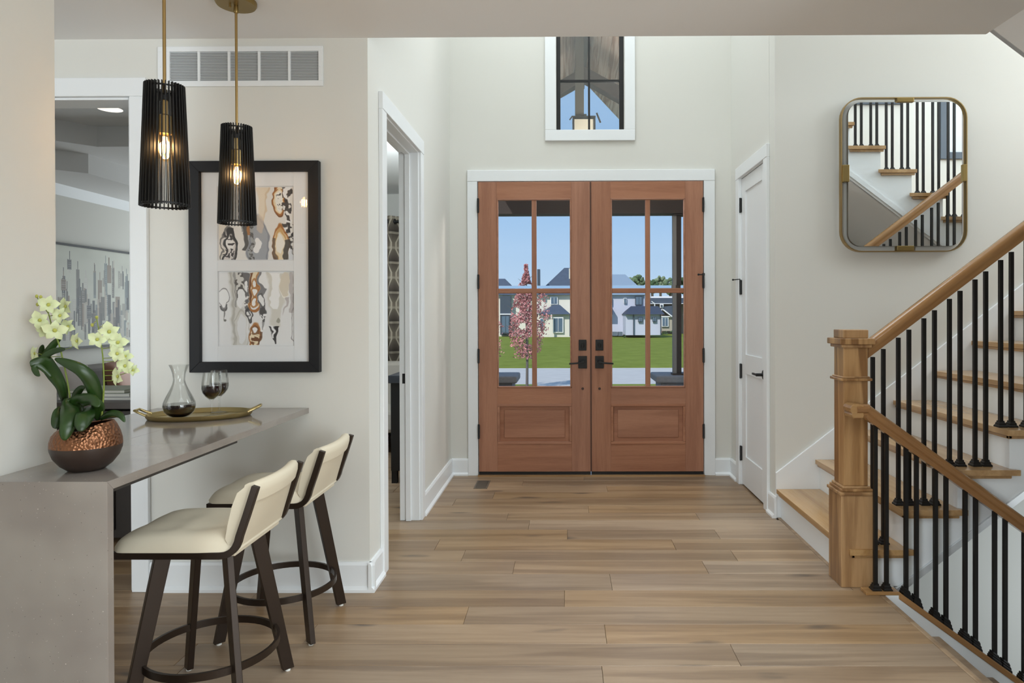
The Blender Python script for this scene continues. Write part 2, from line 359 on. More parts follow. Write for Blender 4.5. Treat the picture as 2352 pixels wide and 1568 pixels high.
wall_x('wall_far_right', -4.0, 2.0, 5.0, 5.1, 0, ZC, [], 'kitchen side wall past the stairwell')
wall_y('wall_stairwell_near', 1.53, 5.1, 2.0, 2.1, -2.9, ZT, [], 'stairwell wall on the kitchen side with dark framed pictures')
wall_x('wall_landing', 2.1, YR, 5.0, 5.1, -2.9, ZT, [], 'stairwell end wall above the landing')
wall_y('wall_living_back', -4.8, -2.0, 9.0, 9.1, 0, 3.0, [], 'living room wall beyond the cased opening')
wall_x('wall_study', 3.44, 9.0, -2.10, -2.0, 0, ZC, [], 'wall between living room and study')
wall_y('wall_study_back', -2.0, XL-.12, 7.62, 7.72, 0, ZC, [], 'study wall behind the patterned curtain')
wall_x('wall_study_side', 5.86, 7.62, XL-.12, XL, 0, ZC, [], 'study side wall past the porch')
st('wall_upper_side', B(1.43, 2.0, ZC+.36, 1.53, 3.2, ZT), WALL, None, 'upper side wall where the stairwell meets the upper floor', 'wall')
st('wall_closet', MB().box(2.2, YR+.12, 0, 2.3, 5.85, 2.6).box(XR+.12, YR+.12, 2.6, 2.3, 5.85, 2.7).box(XR+.12, 5.75, 0, 2.2, 5.85, 2.6), WALL, None, 'closet walls behind the white door', 'wall')
wall_y('wall_upper', -4.95, 2.04, 3.2, D0, ZC+.02, ZT, [], 'upper foyer wall over the kitchen ceiling')
st('wall_basement', B(1.40, 2.1, -2.9, 1.50, 4.516, -.31), WALL, None, 'wall closing the lower stairwell under the foyer floor', 'wall')
# ceilings
cm = MB().box(-4.95, -4.1, ZC, 2.04, D0, ZC+.35); cm.box(2.04, -4.1, ZC, 5.1, 2.0, ZC+.35)
st('ceiling', cm, CEIL, None, 'flat kitchen ceiling ending over the foyer', 'ceiling')
st('ceiling_foyer', B(-1.08, 2.0, ZT, 5.1, 5.86, ZT+.1), CEIL, None, 'high ceiling over foyer and stairwell', 'ceiling')
cs = MB().box(-2.0, D0+.12, ZC, XL-.12, 7.72, ZC+.1)
st('ceiling_study', cs, CEIL, None, 'study ceiling seen through the narrow doorway', 'ceiling')
# living room tray ceiling
tr = MB()
tr.prism([(-3.89, 5.67), (-2.0, 5.67), (-2.0, 9.1), (-4.14, 9.1), (-4.14, 5.92), (-4.3, 5.76), (-4.09, 5.47)], 'z', 2.75, 2.95)
tr.prism([(-4.3, 5.76), (-4.8, 5.3), (-4.8, 3.44), (-4.09, 3.44), (-4.09, 5.47)], 'z', 2.75, 2.95)
tr.box(-4.8, 3.44, 2.92, -2.0, 9.1, 3.0)
tc_ = st('ceiling_living', tr, CEIL, None, 'tray ceiling of the living room beyond the opening', 'ceiling')
st('soffit', MB().prism([(-4.14, 5.92), (-4.14, 9.0), (-4.8, 9.0), (-4.8, 5.3)], 'z', 2.58, 2.751), CEIL, tc_)
st('crown_molding', MB().prism([(-4.8, 2.58), (-4.73, 2.58), (-4.8, 2.49)], 'y', 3.5, 9.0), TRIM, tc_)

# ---------------------------------------------------------------- baseboards
def baseboard(name, segs, lab):
    """segs: ('y', x0,x1,y,dir) board on a wall normal to y at plane y, sticking out in dir; ('x', y0,y1,x,dir)"""
    m = MB(); n2 = MB()
    for ax, a, b, p, d in segs:
        pr = [(0, 0), (d*.03, 0), (d*.03, .013), (d*.018, .026), (d*.016, .026), (d*.016, .128), (d*.010, .142), (0, .142)]
        if ax == 'y': m.prism([(p+q[0], q[1]) for q in pr], 'x', a, b)
        else: m.prism([(p+q[0], q[1]) for q in pr], 'y', a, b)
    return st(name, m, TRIM, None, lab, 'baseboard')
baseboard('baseboard_front', [('y', -2.026, XL+.0295, D0, -1)], 'white baseboard under the counter on the print wall')
baseboard('baseboard_left', [('x', D0-.0290, 3.507, XL, 1), ('x', 4.54, D1, XL, 1)], 'white baseboard along the foyer side wall by the study doorway')
baseboard('baseboard_back', [('y', XL, -.806, D1, -1), ('y', 1.252, XR, D1, -1)], 'white baseboard each side of the front door')
baseboard('baseboard_right', [('x', YR-.0290, 4.630, XR, -1), ('x', 5.468, D1, XR, -1)], 'white baseboard each side of the closet door')
# ---------------------------------------------------------------- casings
def casing(name, lab, boards, bev=.003):
    r = root(name, lab, 'trim', (0, 0, 0), kind='structure')
    r.location = (boards[0][1][0], boards[0][1][1], 0)
    for nm, b in boards: obj(nm, B(*b), TRIM, r, bevel=bev)
    return r
casing('trim_1', 'white casing around the double front door', [
    ('side_casing', (-.806, D1-.022, 0, -.722, D1, 2.450)), ('side_casing', (1.160, D1-.022, 0, 1.252, D1, 2.450)),
    ('head_casing', (-.806, D1-.024, 2.450, 1.252, D1, 2.543)),
    ('jamb', (-.722, D1-.002, 0, -.716, 5.85, 2.45)), ('jamb', (1.154, D1-.002, 0, 1.160, 5.85, 2.45)), ('jamb', (-.716, D1-.002, 2.444, 1.154, 5.85, 2.45))])
casing('trim_2', 'white casing and jamb of the narrow study doorway', [
    ('side_casing', (XL, 3.507, 0, XL+.022, 3.592, 2.405)), ('side_casing', (XL, 4.453, 0, XL+.022, 4.540, 2.405)),
    ('head_casing', (XL, 3.507, 2.405, XL+.024, 4.540, 2.495)),
    ('jamb', (XL-.125, 3.59, 0, XL+.004, 3.60, 2.411)), ('jamb', (XL-.125, 4.445, 0, XL+.004, 4.455, 2.411)), ('head_jamb', (XL-.125, 3.60, 2.398, XL+.004, 4.445, 2.411)),
    ('stop', (XL-.085, 4.432, 0, XL-.05, 4.445, 2.398)), ('stop', (XL-.085, 3.60, 2.385, XL-.05, 4.432, 2.398))])
casing('trim_3', 'white casing of the cased opening to the living room', [
    ('side_casing', (-2.106, D0-.022, 0, -2.024, D0, 2.406)), ('head_casing', (-3.05, D0-.024, 2.406, -2.024, D0, 2.496)),
    ('jamb', (-2.12, D0-.004, 0, -2.106, 3.45, 2.406)), ('head_jamb', (-2.95, D0-.004, 2.394, -2.12, 3.45, 2.406))])
casing('trim_4', 'white casing around the closet door', [
    ('side_casing', (XR-.022, 4.630, 0, XR, 4.715, 2.405)), ('side_casing', (XR-.022, 5.383, 0, XR, 5.468, 2.405)),
    ('head_casing', (XR-.024, 4.630, 2.405, XR, 5.468, 2.495)),
    ('jamb', (XR-.003, 4.713, 0, XR+.12, 4.721, 2.411)), ('jamb', (XR-.003, 5.377, 0, XR+.12, 5.385, 2.411)), ('head_jamb', (XR-.003, 4.721, 2.402, XR+.12, 5.377, 2.411))])
tag(obj('latch_strike', MB().box(XL-.075-.03, 4.4425, .895, XL-.075+.015, 4.4455, .96), BLACK), 'black strike plate on the study doorway jamb', 'strike plate')
# ---------------------------------------------------------------- front doors
def front_leaf(name, x0, x1, gx0, gx1, side, lab):
    """side=+1: meets the other leaf on its right"""
    y0, y1 = 5.672, 5.716; zb, zt = .035, 2.444
    r = root(name, lab, 'door', ((x0+x1)/2, 5.694, zb), kind='structure')
    g0, g1 = .733, 2.303
    obj('stile', B(x0, y0, zb, gx0, y1, zt), MAHZ, r, bevel=.002); obj('stile', B(gx1, y0, zb, x1, y1, zt), MAHZ, r, bevel=.002)
    obj('top_rail', B(gx0, y0+.0005, g1, gx1, y1, zt), MAHX, r, bevel=.001)
    obj('lock_rail', B(gx0, y0+.0005, .600, gx1, y1, g0), MAHX, r, bevel=.001)
    obj('bottom_rail', B(gx0, y0+.0005, zb, gx1, y1, .262), MAHX, r, bevel=.001)
    p = obj('raised_panel', B(gx0+.055, y0+.008, .315, gx1-.055, y1-.004, .548), MAHX, r, bevel=.006, seg=2)
    m = MB()
    for a, b, c, d in ((gx0, .262, gx1, .285), (gx0, .577, gx1, .600), (gx0, .285, gx0+.02, .577), (gx1-.02, .285, gx1, .577)): m.box(a, y0-.004, b, c, y0+.02, d)
    obj('panel_molding', m, MAHX, r, bevel=.004)
    obj('panel_back', B(gx0, y0+.018, .262, gx1, y1-.01, .600), MAHX, r)
    xm = (gx0+gx1)/2; zm = 1.538
    obj('muntin', B(xm-.02, y0+.003, g0, xm+.02, y1-.003, g1), MAHZ, r, bevel=.006)
    obj('muntin', B(gx0, y0+.0035, zm-.02, gx1, y1-.0035, zm+.02), MAHX, r, bevel=.006)
    m = MB()
    for a, b, c, d in ((gx0, g0, gx1, g0+.012), (gx0, g1-.012, gx1, g1), (gx0, g0, gx0+.012, g1), (gx1-.012, g0, gx1, g1)): m.box(a, y0-.004, b, c, y0+.03, d)
    obj('glazing_bead', m, MAHX, r, bevel=.004)
    for a, b in ((gx0+.006, xm-.018), (xm+.018, gx1-.006)):
        for c, d in ((g0+.006, zm-.018), (zm+.018, g1-.006)):
            pn = obj('pane', B(a, 5.690, c, b, 5.698, d), GLASS, r)
            if c > 1: obj('glass_bevel', MB().prism([(5.686, c+.003), (5.688, c+.003), (5.689, c+.026), (5.680, c+.026)], 'x', a+.004, b-.004), BEVG, pn)
    hx = x0 if side > 0 else x1
    for z in (2.246, 1.615, .999, .371):
        h = MB().box(hx-.008, y0-.012, z-.055, hx+.008, y0+.004, z+.055)
        h.tube([(hx, y0-.012, z-.06), (hx, y0-.012, z+.06)], .008, 8, up=(1, 0, 0)); obj('hinge', h, BLACK, r)
    cx = .150 if side > 0 else .290
    dd = -side
    d = obj('deadbolt', B(cx-.032, y0-.012, 1.042, cx+.032, y0, 1.132), BLACK, r, bevel=.003)
    obj('thumb_turn', MB().tube([(cx, y0-.012, 1.087), (cx, y0-.03, 1.087)], .014, 12, up=(0, 0, 1)).box(cx-.005, y0-.042, 1.068, cx+.005, y0-.02, 1.106), BLACK, d, bevel=.002)
    h = obj('door_handle', B(cx-.036, y0-.013, .894, cx+.036, y0, .997), BLACK, r, bevel=.003)
    k = MB().tube([(cx, y0, .950), (cx, y0-.055, .950)], .013, 12, up=(0, 0, 1))
    k.sweep([(cx-dd*.012, y0-.055, .948), (cx+dd*.05, y0-.058, .940), (cx+dd*.112, y0-.056, .936)], [(-.005, -.007), (.005, -.007), (.005, .007), (-.005, .007)])
    obj('lever', k, BLACK, h, bevel=.002)
    obj('peg', MB().tube([(cx, y0-.004, .725), (cx, y0+.002, .725)], .011, 14, up=(0, 0, 1)), mat('plug', (58, 34, 26), .5), r)
    obj('door_sweep', B(x0+.002, y0-.006, .012, x1-.002, y1, .034), BLACK, r)
    return r
front_leaf('door_1', -.714, .2165, -.560, .059, 1, 'left leaf of the brown wooden front door with four glass panes')
door2 = front_leaf('door_2', .2215, 1.152, .385, 1.003, -1, 'right leaf of the brown wooden front door with four glass panes')
obj('astragal', B(.2145, 5.664, .04, .2235, 5.70, 2.44), mat('dark_gap', (70, 40, 28), .5), door2)
ds = MB().tube([(1.152, 5.655, 1.668), (1.11, 5.645, 1.668)], .005, 8); ds.ball((1.108, 5.645, 1.668), .009, 6); ds.tube([(1.152, 5.655, 1.66), (1.152, 5.655, 1.68)], .01, 8, up=(1, 0, 0))
obj('door_stop', ds, BLACK, door2)
st('trim_5', B(-.72, 5.64, 0, 1.158, 5.85, .012), OAKX, None, 'oak threshold under the double front door', 'threshold')
# ---------------------------------------------------------------- closet door
def closet():
    x0 = XR+.004; x1 = x0+.035; ya, yb = 4.724, 5.374
    r = root('door_3', 'white two-panel closet door with black lever and hinges', 'door', (x0, (ya+yb)/2, .01), kind='structure')
    def bd(nm, a, b, c, d, rec=0, bev=.0015): return obj(nm, B(x0+rec, a, b, x1, c, d), TRIM, r, bevel=bev)
    bd('stile', ya, .012, ya+.105, 2.398); bd('stile', yb-.105, .012, yb, 2.398)
    bd('top_rail', ya+.105, 2.288, yb-.105, 2.398); bd('lock_rail', ya+.105, .88, yb-.105, 1.03); bd('bottom_rail', ya+.105, .012, yb-.105, .24)
    bd('panel', ya+.10, 1.028, yb-.10, 2.29, .010); bd('panel', ya+.10, .238, yb-.10, .882, .010)
    for z in (2.195, 1.552, .894, .248):
        h = MB().box(x0-.010, 5.368, z-.055, x0+.001, 5.392, z+.055).tube([(x0-.010, 5.380, z-.058), (x0-.010, 5.380, z+.058)], .008, 8, up=(1, 0, 0))
        obj('hinge', h, BLACK, r)
    obj('door_stop', MB().tube([(x0-.012, 5.38, 1.615), (x0-.06, 5.405, 1.612)], .004, 8).ball((x0-.062, 5.406, 1.612), .008, 6), BLACK, r)
    h = MB(); h.tube([(x0-.010, 4.775, .917), (x0, 4.775, .917)], .033, 20); h.tube([(x0-.06, 4.775, .917), (x0, 4.775, .917)], .011, 12)
    h.sweep([(x0-.056, 4.768, .917), (x0-.058, 4.84, .919), (x0-.052, 4.885, .917)], [(-.006, -.007), (.006, -.007), (.006, .007), (-.006, .007)])
    obj('door_handle', h, BLACK, r, bevel=.002)
closet()
# ---------------------------------------------------------------- upper window
def upwin():
    r = root('window_1', 'tall black-framed window high over the front door', 'window', (.22, D1, 2.876), kind='structure')
    for b in ((-.156, D1-.022, 2.786, .592, D1, 2.876), (-.156, D1-.022, 2.876, -.066, D1, 4.44), (.506, D1-.022, 2.876, .592, D1, 4.44), (-.156, D1-.022, 4.35, .592, D1, 4.44)):
        obj('window_casing', B(*b), TRIM, r, bevel=.003)
    y0, y1 = 5.722, 5.775
    for b in ((-.062, y0, 2.872, -.028, y1, 4.35), (.466, y0, 2.872, .502, y1, 4.35), (-.062, y0, 2.862, .502, y1, 2.884), (-.062, y0, 4.32, .502, y1, 4.35)):
        obj('window_frame', B(*b), BLACK, r, bevel=.002)
    xm = .212
    obj('muntin', B(xm-.008, y0+.01, 2.88, xm+.008, y1-.01, 4.33), BLACK, r)
    for z in (3.30, 3.84): obj('muntin', B(-.03, y0+.012, z-.008, .468, y1-.012, z+.008), BLACK, r)
    for a, b in ((-.028, xm-.008), (xm+.008, .466)):
        for c, d in ((2.884, 3.292), (3.308, 3.832), (3.848, 4.32)): obj('pane', B(a, 5.745, c, b, 5.749, d), UGLASS, r)
upwin()

# ---------------------------------------------------------------- main staircase
RX, RZ, TX0, TZ0 = .2555, .1945, 1.392, .19
def TX(i): return TX0+RX*(i-1)
def TZ(i): return TZ0+RZ*(i-1)
stairs = root('staircase', 'open-sided oak and white staircase climbing to the right', 'staircase', (1.6, 3.9, 0))
SK = TRIM
for i in range(1, 10):
    x, z = TX(i), TZ(i)
    obj('tread', MB().prism([(x, 3.335), (x+.318, 3.335), (x+.288, 3.368), (x+RX+.03, 3.368), (x+RX+.03, 4.497), (x, 4.497)], 'z', z-.028, z), OAK, stairs, bevel=.011, seg=3)
    obj('cove_molding', MB().prism([(x+.012, 3.350), (x+.285, 3.350), (x+.285, 3.370), (x+.012, 3.370)], 'z', z-.046, z-.028).box(x+.012, 3.350, z-.046, x+.031, 4.497, z-.028), OAK, stairs, bevel=.004)
    zb = 0 if i == 1 else TZ(i-1)
    obj('riser', B(x+.03, 3.401, zb, x+.045, 4.497, z-.028), SK, stairs)
zl = TZ(10)-.028
poly = [(TX(1)+.03, 0), (1.64, 0)]
poly.append((TX(10)+.03, .765*(TX(10)+.03-1.64)))
poly.append((TX(10)+.03, TZ(9)-.028))
for i in range(9, 0, -1):
    poly.append((TX(i)+.03, TZ(i)-.028))
    if i > 1: poly.append((TX(i)+.03, TZ(i-1)-.028))
# concave polygon: build the stringer as slabs per tread
ms = MB()
for i in range(1, 10):
    a, b = TX(i)+.03, TX(i+1)+.03
    za, zb_ = max(0, .765*(a-1.64)), max(0, .765*(b-1.64))
    if a < 1.64 < b: ms.prism([(a, 0), (1.64, 0), (b, zb_), (b, TZ(i)-.028), (a, TZ(i)-.028)], 'y', 3.372, 3.40)
    else: ms.prism([(a, za), (b, zb_), (b, TZ(i)-.028), (a, TZ(i)-.028)], 'y', 3.372, 3.40)
obj('stringer', ms, SK, stairs, weld=True)
X9 = TX(10)+.03
obj('stringer_trim', MB().sweep([(1.645, 3.386, -.028), (X9, 3.386, .765*(X9-1.64)-.026)], [(-.022, -.022), (.0, -.022), (.022, .022), (-.022, .022)], up=(0, 0, 1)), SK, stairs)
obj('underside', MB().prism([(1.70, .01), (X9, .765*(X9-1.70)+.01), (X9, .765*(X9-1.70)+.05), (1.70, .05)], 'y', 3.40, 4.50), CEIL, stairs)
sk = [(XR, 0), (1.45, 0), (TX(10), .765*(TX(10)-1.45)), (TX(10), .295+.765*(TX(10)-XR)), (XR, .295)]
obj('wall_skirt', MB().prism(sk, 'y', 4.499, YR), SK, stairs, bevel=.002)
obj('landing', MB().prism([(TX(10), 3.29), (4.99, 3.29), (4.99, YR-.02), (TX(10), YR-.02)], 'z', TZ(10)-.2, TZ(10)).box(3.372, 2.105, TZ(10)-.2, 4.99, 3.29, TZ(10)), OAK, stairs)
obj('riser', B(TX(10)+.03, 3.401, TZ(9), TX(10)+.045, 4.497, TZ(10)-.028), SK, stairs)
# upper flight turning back above the basement lane
ust = root('upper_staircase', 'upper stair flight whose sloped underside shows in the top corner', 'staircase', (2.8, 2.7, 2.2))
UZ = 2.69
for n in range(10, 16):
    z = TZ0+RZ*n; x = 2.638+RX*(13-n)
    obj('tread', MB().prism([(x, 3.318), (x-.318, 3.318), (x-.288, 3.288), (x-RX-.03, 3.288), (x-RX-.03, 2.105), (x, 2.105)], 'z', z-.028, z), OAK, ust, bevel=.011, seg=3)
    obj('cove_molding', B(x-.285, 3.29, z-.046, x-.012, 3.305, z-.028), OAK, ust)
    obj('riser', B(x-.045, 2.105, z-RZ, x-.03, 3.261, z-.028), SK, ust)
ms = MB()
for n in range(10, 16):
    z = TZ0+RZ*n-.028; a = 2.638+RX*(13-n)-.03; b = a-RX
    za, zb_ = UZ-.765*(a-2.04), UZ-.765*(b-2.04)
    if b < 2.05: b = 2.04; zb_ = UZ
    ms.prism([(a, za), (a, z), (b, z), (b, zb_)], 'y', 3.262, 3.288)
obj('stringer', ms, SK, ust, weld=True)
XE = 3.40
obj('stringer_trim', MB().sweep([(2.10, 3.292, UZ-.765*.06+.045), (XE, 3.292, UZ-.765*(XE-2.04)+.045)], [(-.008, -.018), (.008, -.018), (.008, .018), (-.008, .018)]), SK, ust)
obj('sloped_soffit', MB().prism([(2.04, UZ), (XE, UZ-.765*(XE-2.04)), (XE, UZ-.765*(XE-2.04)+.06), (2.04, UZ+.06)], 'y', 2.105, 3.289), CEIL, ust)

# balusters: one shape per length
def baluster(parent, x, y, z0, z1, down=0, name='baluster'):
    h = .0085
    m = MB().box(x-h, y-h, z0, x+h, y+h, z1)
    o = obj(name, m, IRON, parent)
    w = .022; s = MB()
    def ring(a, za): return [(x-a, y-a, za+down*a), (x+a, y-a, za-down*a), (x+a, y+a, za-down*a), (x-a, y+a, za+down*a)]
    lv = [(w, 0), (w, .007), (.017, .013), (.017, .019), (.0125, .026), (.0125, .032)]
    if down: lv = [(w, -.004), (w, .010), (.019, .014), (.019, .022), (.0155, .026), (.0155, .034), (.0125, .040)]
    vs = []
    for a, dz in lv: vs += ring(a, z0+dz)
    fs = [(i*4+a, i*4+(a+1) % 4, (i+1)*4+(a+1) % 4, (i+1)*4+a) for i in range(len(lv)-1) for a in range(4)]+[(3, 2, 1, 0), tuple((len(lv)-1)*4+a for a in range(4))]
    s.add(vs, fs)
    obj('baluster_shoe', s, IRON, o)
    return o
RAILP = [(-.024, -.033), (.024, -.033), (.028, -.020), (.026, -.012), (.033, -.004), (.034, .012), (.027, .024), (.014, .031), (-.014, .031), (-.027, .024), (-.034, .012), (-.033, -.004), (-.026, -.012), (-.028, -.020)]
rail = root('stair_railing', 'oak newel post with ascending handrail and black iron balusters', 'railing', (1.435, 3.432, 0))
ZU = lambda x: 1.223+.757*(x-1.541)    # top of the rising rail
obj('handrail', MB().sweep([(1.49, 3.432, ZU(1.49)-.036), (3.62, 3.432, ZU(3.62)-.036)], [(a*1.02, b*1.05) for a, b in RAILP]), OAKUP, rail, smooth=True)
xb = 1.545
while xb < 3.6:
    for d in (0, .053):
        x = xb+d; i = int((x-TX0)/RX)+1
        if i <= 9: baluster(rail, x, 3.432, TZ(i), ZU(x)-.10)
        elif x < 3.6: baluster(rail, x, 3.432, TZ(10), ZU(x)-.10)
    xb += .1277
def newel():
    cx, cy = 1.435, 3.432
    r = obj('newel_post', B(cx-.08, cy-.08, 0, cx+.08, cy+.08, .452), OAKZ, rail, bevel=.003)
    def q(nm, *lv):
        for (h, a, b) in lv: obj(nm, B(cx-h, cy-h, a, cx+h, cy+h, b), OAKZ, r, bevel=.004, seg=3)
    q('base_molding', (.088, .452, .468), (.078, .468, .482), (.070, .482, .494))
    q('shaft', (.060, .494, 1.19))
    q('collar', (.076, 1.012, 1.026), (.068, 1.026, 1.034))
    q('cap', (.074, 1.176, 1.192), (.086, 1.192, 1.222), (.062, 1.222, 1.264))
newel()
# railing beside the basement stair
brl = root('basement_railing', 'descending oak handrail with black balusters beside the lower stairs', 'railing', (1.5, 3.29, 0))
SD = .727
ZD = lambda x: .912-SD*(x-1.449)
obj('handrail', MB().sweep([(1.395, 3.29, .912-.033), (1.449, 3.29, .912-.033), (1.47, 3.29, ZD(1.47)-.038), (3.3, 3.29, ZD(3.3)-.038)], RAILP), OAKDN, brl)
obj('rail_return', MB().sweep([(1.398, 3.352, .879), (1.398, 3.262, .879)], RAILP), OAKX, brl)
obj('shoe_rail', B(1.435, 3.258, .0, 1.595, 3.322, .016), OAKX, brl, bevel=.003)
zs = lambda x: .016-SD*(x-1.592)
obj('shoe_rail', MB().prism([(1.592, .016), (3.3, zs(3.3)), (3.3, zs(3.3)-.034), (1.592, -.018)], 'y', 3.258, 3.322), OAKDN, brl, bevel=.003)
k = 0
for x in [1.493, 1.546]+[v for j in range(12) for v in (1.640+.1415*j, 1.690+.1415*j)]:
    if x > 3.25: break
    fl_ = x < 1.59
    baluster(brl, x, 3.29, .014 if fl_ else zs(x), ZD(x)-.07, 0 if fl_ else SD)
bst = root('basement_staircase', 'lower stairs going down beside the foyer floor edge', 'staircase', (2.4, 2.7, -1))
for j in range(0, 11):
    x = 1.50+RX*j; z = -RZ*j
    if j: obj('tread', B(x-RX, 2.105, z-.028, x+.03, 3.262, z), OAKF, bst, bevel=.008)
    else: obj('nosing', B(1.50, 2.105, -.028, 1.53, 3.262, 0), OAKF, bst, bevel=.008)
    obj('riser', B(x-.0, 2.105, z-RZ, x+.015, 3.262, z-.028), SK, bst)
obj('skirt_board', MB().prism([(1.53, -.001), (1.592, -.001), (3.3, zs(3.3)-.03), (3.3, zs(3.3)-.5), (1.53, -.45)], 'y', 3.262, 3.29), SK, bst)
obj('basement_floor', B(1.51, 2.105, -2.9, 4.99, YR-.005, -2.85), CEIL, bst)
# upper flight railing (seen in the mirror)
url = root('upper_railing', 'black balusters on the upper flight seen in the mirror', 'railing', (2.6, 3.22, 2.9))
for j in range(0, 14):
    for d in (0, .05):
        x = 2.17+.1285*j+d
        if x > 3.42: continue
        n = 10+int((2.638+RX*3-x)/RX); n = min(n, 15)
        baluster(url, x, 3.225, TZ0+RZ*n, 3.85-.76*(x-2.45))
obj('handrail', MB().sweep([(2.05, 3.225, 4.20), (3.42, 3.225, 4.20-.76*1.37)], RAILP), OAKDN, url)
for nm, b, lb in (('framed_picture', (3.74, 2.02, 2.875, 4.65, 2.13, 4.1), 'dark framed picture on the stair wall reflected in the mirror'), ('framed_picture', (2.75, 2.02, 3.42, 3.364, 2.13, 4.2), 'smaller dark frame reflected at the mirror top edge')):
    r = root(nm, lb, 'picture', ((b[0]+b[3])/2, 2.1, b[2])); w = .065
    m = MB()
    for q in ((b[0], b[2], b[3], b[2]+w), (b[0], b[5]-w, b[3], b[5]), (b[0], b[2]+w, b[0]+w, b[5]-w), (b[3]-w, b[2]+w, b[3], b[5]-w)): m.box(q[0], 2.1, q[1], q[2], 2.13, q[3])
    obj('frame', m, mat('slate_frame', (70, 80, 92), .5), r); obj('print', B(b[0]+w, 2.1, b[2]+w, b[3]-w, 2.112, b[5]-w), mat('pale_print', (215, 222, 228), .5, var=.12, bscale=5), r)

# ---------------------------------------------------------------- mirror
def rrect(x0, z0, x1, z1, r, n=8):
    p = []
    for cx, cz, a0 in ((x1-r, z1-r, 0), (x0+r, z1-r, 90), (x0+r, z0+r, 180), (x1-r, z0+r, 270)):
        for i in range(n+1):
            a = math.radians(a0+90*i/n); p.append((cx+r*math.cos(a), cz+r*math.sin(a)))
    return p
def mirror():
    r = root('wall_mirror', 'rounded rectangular mirror in an open brass band frame', 'mirror', (2.215, YR, 1.745))
    X0, X1, Z0, Z1 = 1.806, 2.625, 1.745, 2.750
    def band(x0, z0, x1, z1, rr, w, y0, y1):
        a = rrect(x0, z0, x1, z1, rr); b = rrect(x0+w, z0+w, x1-w, z1-w, rr-w); n = len(a)
        vs = [(p[0], y0, p[1]) for p in a]+[(p[0], y0, p[1]) for p in b]+[(p[0], y1, p[1]) for p in a]+[(p[0], y1, p[1]) for p in b]
        fs = []
        for i in range(n):
            j = (i+1) % n; fs += [(i, j, n+j, n+i), (2*n+i, 3*n+i, 3*n+j, 2*n+j), (i, 2*n+i, 2*n+j, j), (n+i, n+j, 3*n+j, 3*n+i)]
        return MB().add(vs, fs)
    obj('frame', band(X0, Z0, X1, Z1, .135, .006, 4.464, 4.500), BRASS, r)
    gx0, gx1, gz0, gz1 = 1.853, 2.594, 1.782, 2.718
    g = rrect(gx0, gz0, gx1, gz1, .085)
    obj('mirror_back', MB().prism(g, 'y', 4.4725, 4.492), mat('mirror_back', (120, 112, 98), .5), r)
    obj('mirror_glass', MB().prism(rrect(gx0+.0, gz0, gx1, gz1, .085), 'y', 4.468, 4.472), MIRR, r)
    for b in ((2.165, 4.455, Z1-.034, 2.275, 4.492, Z1-.006), (2.165, 4.455, Z0+.006, 2.275, 4.492, Z0+.038), (X0+.006, 4.455, 2.20, X0+.05, 4.492, 2.31), (X1-.034, 4.455, 2.20, X1-.006, 4.492, 2.31)):
        obj('bracket', B(*b), BRASSD, r, bevel=.002)
    obj('wall_mount', B(2.0, 4.49, 2.0, 2.45, YR, 2.5), BLACK, r)
mirror()
# ---------------------------------------------------------------- counter
cnt = root('kitchen_counter', 'grey speckled quartz counter with waterfall end', 'counter', (-1.5, 2.6, 0))
obj('worktop', MB().prism([(1.849, ZCNT), (D0-.001, ZCNT), (D0-.001, ZCNT-.026), (1.875, ZCNT-.026)], 'x', -1.596, -1.247), QZ, cnt, bevel=.0012)
obj('worktop_extension', B(-1.99, 2.135, ZCNT-.026, -1.5965, D0-.001, ZCNT), QZ, cnt)
obj('waterfall_panel', MB().prism([(1.849, ZCNT), (1.849, 0), (1.875, 0), (1.875, ZCNT-.026)], 'x', -1.595, -1.247), QZ, cnt, bevel=.0012)
obj('support_plate', B(-1.59, 1.88, ZCNT-.039, -1.262, 2.62, ZCNT-.0265), mat('steel_plate', (58, 55, 52), .5), cnt)
